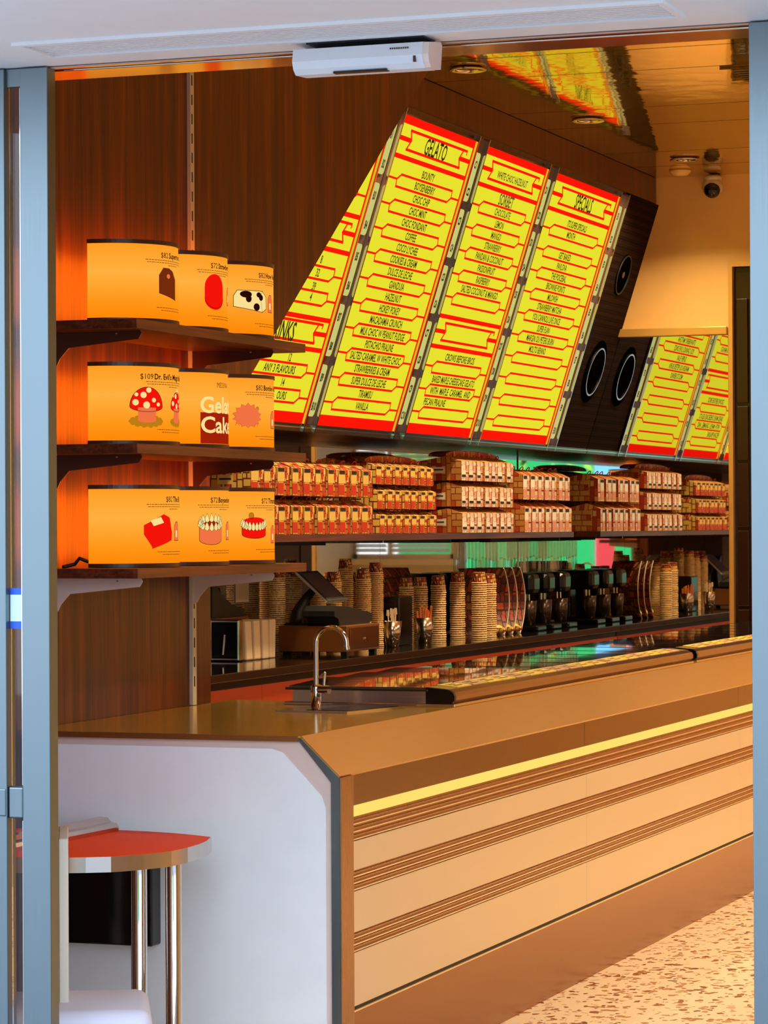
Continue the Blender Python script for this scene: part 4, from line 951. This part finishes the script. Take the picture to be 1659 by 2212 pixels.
tb = T('tablet_till', 'tablet on a black stand, its dark screen tilted towards the aisle', 'tablet', (-5.14, 13.1, zt))
part('stand', B().tube([(-5.19, 13.15, zt+.004), (-5.19, 13.16, zt+.05), (-5.175, 13.22, zt+.11), (-5.15, 13.27, zt+.16)], [.034, .030, .024, .018], 12).box(-5.215, 13.06, zt, -5.12, 13.24, zt+.008, c=.002), 'black_matt', tb)
def tabp(u, v, w):   # u along the counter, v down the slope, w thickness
    o_ = Vector((-5.20, 13.185, 1.439)); du = Vector((0, 1, 0)); dv = Vector((.150, .02, -.140)).normalized(); dn = -du.cross(dv).normalized()
    if dn.z < 0: dn = -dn
    return tuple(o_+du*u+dv*v+dn*w)
def tabbox(u0, u1, v0, v1, w0, w1):
    vs = [tabp(u, v, w) for w in (w0, w1) for v in (v0, v1) for u in (u0, u1)]
    return B().add(vs, [(0, 1, 3, 2), (4, 6, 7, 5), (0, 4, 5, 1), (2, 3, 7, 6), (0, 2, 6, 4), (1, 5, 7, 3)])
part('case', tabbox(0, .27, 0, .205, -.012, .0), 'cream_plastic', tb); part('bezel', tabbox(0, .27, 0, .205, 0, .003), 'black_matt', tb)
part('screen', tabbox(.022, .248, .014, .191, .003, .0036), 'screen_dark', tb)
# tumblers of spoons and straws
def tumbler(x, y, r, h, label, fill):
    t_ = T('steel_tumbler', label, 'tumbler', (x, y, ZB))
    part('body', B().lathe([(0, 0), (r*.68, 0), (r, h), (r-.0015, h), (r*.68-.001, .003), (0, .003)], (x, y, ZB), 24), 'soft_chrome', t_)
    for i in range(14):
        an = i*2.4; rr = r*.75*math.sqrt((i+.5)/14); p0 = (x+rr*.6*math.cos(an), y+rr*.6*math.sin(an), ZB+.006); L = h+random.uniform(.03, .065)
        p1 = (x+rr*1.15*math.cos(an), y+rr*1.15*math.sin(an), ZB+L)
        if fill == 'straws': one('paper_straw', B().tube([p0, p1], .0052, 8), 'straw_orange', 'orange paper straw standing in the far steel tumbler', 'straw', p0, 'orange straws in the far tumbler')
        elif i < 7: one('wooden_spoon', B().tube([p0, p1], .003, 6).add([(p1[0]-.008, p1[1], p1[2]-.02), (p1[0]+.008, p1[1], p1[2]-.02), (p1[0]+.006, p1[1], p1[2]+.01), (p1[0]-.006, p1[1], p1[2]+.01)], [(0, 1, 2, 3)]), 'napkin_paper', 'small tasting spoon standing in the near steel tumbler', 'spoon', p0, 'spoons in the near tumbler')
tumbler(-5.02, 14.03, .047, .130, 'near steel tumbler of spoons, right of the cash drawer', 'spoons')
tumbler(-5.04, 14.58, .050, .130, 'steel tumbler crowded with orange straws', 'straws')
one('black_holder', B().box(-5.19, 14.22, ZB, -5.05, 14.42, ZB+.245, c=.006), 'black_gloss', 'upright glossy black holder between the two steel tumblers', 'holder', (-5.12, 14.32, ZB))
one('folded_cloth', B().prism([(14.05, 1.33), (14.33, 1.31), (14.35, 1.39), (14.22, 1.44), (14.05, 1.45)], 'x', -5.34, -5.24) , 'white_paint', 'pale box dispenser propped near the mirror right of the cup stacks', 'dispenser', (-5.29, 14.2, 1.31)) if 0 else None
# curved red bags standing right of the cups
for i in range(3):
    y0 = 15.74+i*.15; b_ = B(); n = 12; x0 = -5.10
    def cp(k): s_ = k/n; return (y0+.10*math.sin(math.pi*s_)**.8, ZB+.37*s_)
    r = T('curved_carton', ['curved red patterned carton next to the cups', 'curved red patterned carton, middle one of three', 'curved red patterned carton next to the drink mixers'][i], 'carton', (x0, y0, ZB), 'curved red cartons')
    for k in range(n):
        p, q = cp(k), cp(k+1); b_.add([(x0-.10, p[0]-.12, p[1]), (x0+.12, p[0], p[1]), (x0+.12, q[0], q[1]), (x0-.10, q[0]-.12, q[1]), (x0-.10, p[0]-.126, p[1]), (x0+.12, p[0]-.006, p[1]), (x0+.12, q[0]-.006, q[1]), (x0-.10, q[0]-.126, q[1])],
                                      [(0, 1, 2, 3), (7, 6, 5, 4), (1, 5, 6, 2), (0, 3, 7, 4)], 0, False)
    part('sheet', b_, 'bag_print_dark', r)
    part('cord', B().tube([(x0+.123, cp(k)[0]+.002, cp(k)[1]) for k in range(n+1)], .004, 6), 'cream_plastic', r)
    part('base_fold', B().tube([(x0+.04, y0-.06, ZB+.02), (x0+.10, y0-.01, ZB+.035), (x0+.12, y0+.03, ZB+.022)], [.02, .022, .012], 8), 'bag_print', r)
# drink mixers
def mixer(y, label, h=.33):
    t_ = T('drink_mixer', label, 'drink mixer', (-5.10, y, ZB))
    part('base', B().box(-5.24, y-.09, ZB, -4.96, y+.09, ZB+.03, c=.008), 'mixer_black', t_)
    part('column', B().box(-5.24, y-.06, ZB+.03, -5.14, y+.06, ZB+h-.08, c=.015), 'mixer_black', t_)
    part('motor_head', B().box(-5.25, y-.08, ZB+h-.12, -4.99, y+.08, ZB+h, c=.03), 'mixer_black', t_)
    for d_ in (-.035, .035):
        part('spindle', B().tube([(-5.05, y+d_, ZB+h-.12), (-5.05, y+d_, ZB+.10)], .005, 8), 'chrome', t_)
    part('mixing_cup', B().lathe([(0, 0), (.036, 0), (.046, .14), (.043, .14), (.034, .003), (0, .003)], (-5.04, y, ZB+.032), 22), 'dark_lip', t_)
mixer(16.42, 'black drink mixer with steel cup, just right of the curved cartons'); mixer(16.73, 'black drink mixer, middle one of the row'); mixer(17.06, 'black drink mixer nearest the end wall mirror')
# rails of hanging spades under the shelf
def spades(y0, y1, n, where):
    one('hanging_rail', B().box(-5.34, y0-.03, 1.560, -5.27, y1+.03, 1.584, c=.003), 'black_matt', 'black magnetic rail under the bag shelf, '+where, 'rail', (-5.30, (y0+y1)/2, 1.56))
    pr = None
    for i in range(n):
        y = y0+(y1-y0)*i/(n-1); L = .20+.035*((i*5) % 4)/3
        if pr is None:
            pr = T('gelato_spade', 'first steel gelato spade from the left on the black rail under the bag shelf', 'spade', (-5.30, y, 1.56), 'spades hanging, '+where)
            part('handle', B().tube([(-5.30, y, 1.575), (-5.30, y, 1.46)], .0095, 10), 'clear_tube', pr)
            part('blade', B().prism([(y-.014, 1.47), (y+.014, 1.47), (y+.026, 1.37), (y+.018, 1.345), (y-.018, 1.345), (y-.026, 1.37)], 'x', -5.302, -5.298), 'clear_tube', pr)
            p0y = y
        else: dup(pr, (-5.30, y, 1.56-.018*((i*5) % 4)/3), ORD(i)+' steel gelato spade from the left on the black rail under the bag shelf', rz=random.uniform(-.3, .3))
spades(16.45, 17.25, 13, 'beside the end wall mirror')

# ================================================================== TABLE, CHROME BAR, CHAIR
TZ = .78
tbp = [(-3.313, 7.735), (-3.272, 7.365), (-3.37, 7.192), (-3.62, 7.10), (-3.90, 7.20), (-3.97, 7.45), (-3.95, 7.80), (-3.62, 7.83)]
tt = T('side_table', 'small orange topped table with steel edge on two chrome poles', 'table', (-3.5, 7.5, 0))
def curve_poly(p, k=.35):
    c = Vector((sum(a[0] for a in p)/len(p), sum(a[1] for a in p)/len(p))); o = []
    for i in range(len(p)):
        a = Vector(p[i]); b_ = Vector(p[(i+1) % len(p)]); md_ = (a+b_)/2; out_ = (md_-c).normalized()*(b_-a).length*.06
        for s_ in (0, .25, .5, .75): q = a.lerp(b_, s_)+out_*(1-(2*s_-1)**2); o.append((q.x, q.y))
    return o
cp_ = curve_poly(tbp); cx_ = sum(a[0] for a in cp_)/len(cp_); cy_ = sum(a[1] for a in cp_)/len(cp_)
part('tabletop', B().prism([(cx_+(x-cx_)*.992, cy_+(y-cy_)*.992) for x, y in cp_], 'z', TZ-.036, TZ), 'table_orange', tt)
part('edge_band', B().prism(cp_, 'z', TZ-.042, TZ-.001), 'soft_chrome', tt)
for x, y in ((-3.43, 7.50), (-3.335, 7.52)): part('leg', B().lathe([(.0, .0), (.05, 0), (.05, .012), (.0225, .014), (.0225, TZ-.042)], (x, y, 0), 28), 'chrome', tt)
for x, y in ((-3.80, 7.55), ): part('leg', B().lathe([(.0225, .0), (.0225, TZ-.042)], (x, y, 0), 28), 'chrome', tt)
p0 = Vector((-3.70, 7.20, TZ)); p1 = Vector((-3.665, 7.80, TZ)); d = (p1-p0).normalized(); s_ = Vector((d.y, -d.x, 0))
mb = B()
prf = [(-.035, 0), (.035, 0), (.037, .012), (.030, .022), (.012, .026), (.0, .038), (-.022, .040), (-.033, .026)]
vs = [tuple(p0+s_*a+Vector((0, 0, z+.0005))) for a, z in prf]+[tuple(p1+s_*a+Vector((0, 0, z+.0005))) for a, z in prf]; n = len(prf)
mb.add(vs, [tuple(range(n)), tuple(range(n, 2*n))[::-1]]+[(i, i+n, (i+1) % n+n, (i+1) % n) for i in range(n)])
one('chrome_bar', mb, 'soft_chrome', 'folded chrome bar lying across the orange tabletop', 'bar', tuple((p0+p1)/2))
# chair
ch = T('white_chair', 'white moulded chair with thin upright back, cut by the left jamb', 'chair', (-3.40, 6.82, 0))
vd = Vector((-.435, .90, 0)).normalized(); pd = Vector((.90, .435, 0)).normalized(); o_ = Vector((-3.375, 6.88, 0))
def cbox(a0, a1, b0, b1, z0, z1, bev):
    bm_ = bmesh.new(); bmesh.ops.create_cube(bm_, size=1)
    for v in bm_.verts: v.co = Vector((a0+(v.co.x+.5)*(a1-a0), b0+(v.co.y+.5)*(b1-b0), z0+(v.co.z+.5)*(z1-z0)))
    bmesh.ops.bevel(bm_, geom=bm_.edges[:], offset=bev, segments=4, affect='EDGES', profile=.5)
    M_ = Matrix(((pd.x, vd.x, 0, o_.x), (pd.y, vd.y, 0, o_.y), (0, 0, 1, 0), (0, 0, 0, 1)))
    return B().bm(bm_, 0, True, M_)
part('seat', cbox(-.20, .235, -.26, .13, .345, .455, .035), 'chair_white', ch)
part('backrest', cbox(.004, .028, -.10, .22, .45, .868, .004), 'cream_plastic', ch)
for a, c in ((-.15, -.20), (.15, -.20), (-.15, .08), (.15, .08)): part('leg', cbox(a-.012, a+.012, c-.012, c+.012, 0, .36, .004), 'soft_chrome', ch)

# ================================================================== STREET OUTSIDE (seen in the mirrors)
YH = -8
hb = T('street_hoarding', 'green printed hoarding across the street, seen in the mirrors', 'hoarding', (2.2, YH, 0))
part('green_panel', B().box(1.30, YH-.06, .3, 4.4, YH, 4.4), 'green_board', hb); part('green_panel', B().box(.52, YH-.06, .3, .98, YH, 2.3), 'green_board', hb)
part('red_panel', B().box(.99, YH-.06, .3, 1.28, YH, 2.3), 'red_board', hb); part('sky_panel', B().box(.52, YH-.06, 2.32, 1.28, YH, 4.4), 'sky_board', hb)
part('grey_panel', B().box(.22, YH-.06, .3, .50, YH, 2.3), 'grey_board', hb); part('orange_panel', B().box(.0, YH-.06, 2.32, .50, YH, 4.4), 'orange_board', hb)
part('base_rail', B().box(0, YH-.06, -.02, 4.4, YH+.02, .3), 'grey_board', hb)
a = Art()
for q in range(16):
    x = 1.5+q*.19+random.uniform(-.05, .05); z = 2.55+random.uniform(0, .45); L = random.uniform(.22, .42); an = random.uniform(-2.4, -.7)
    d_ = Vector((math.cos(an), math.sin(an))); n_ = Vector((-d_.y, d_.x)); p_ = Vector((x, z)); a.poly([p_, p_+d_*L*.4+n_*L*.2, p_+d_*L, p_+d_*L*.45-n_*L*.2], 1)
partS('leaf_print', a.build(lambda u, v, l: (u, YH+.001+l, v)), ['leaf_green', 'leaf_green'], hb)
print('objects', len(bpy.data.objects))
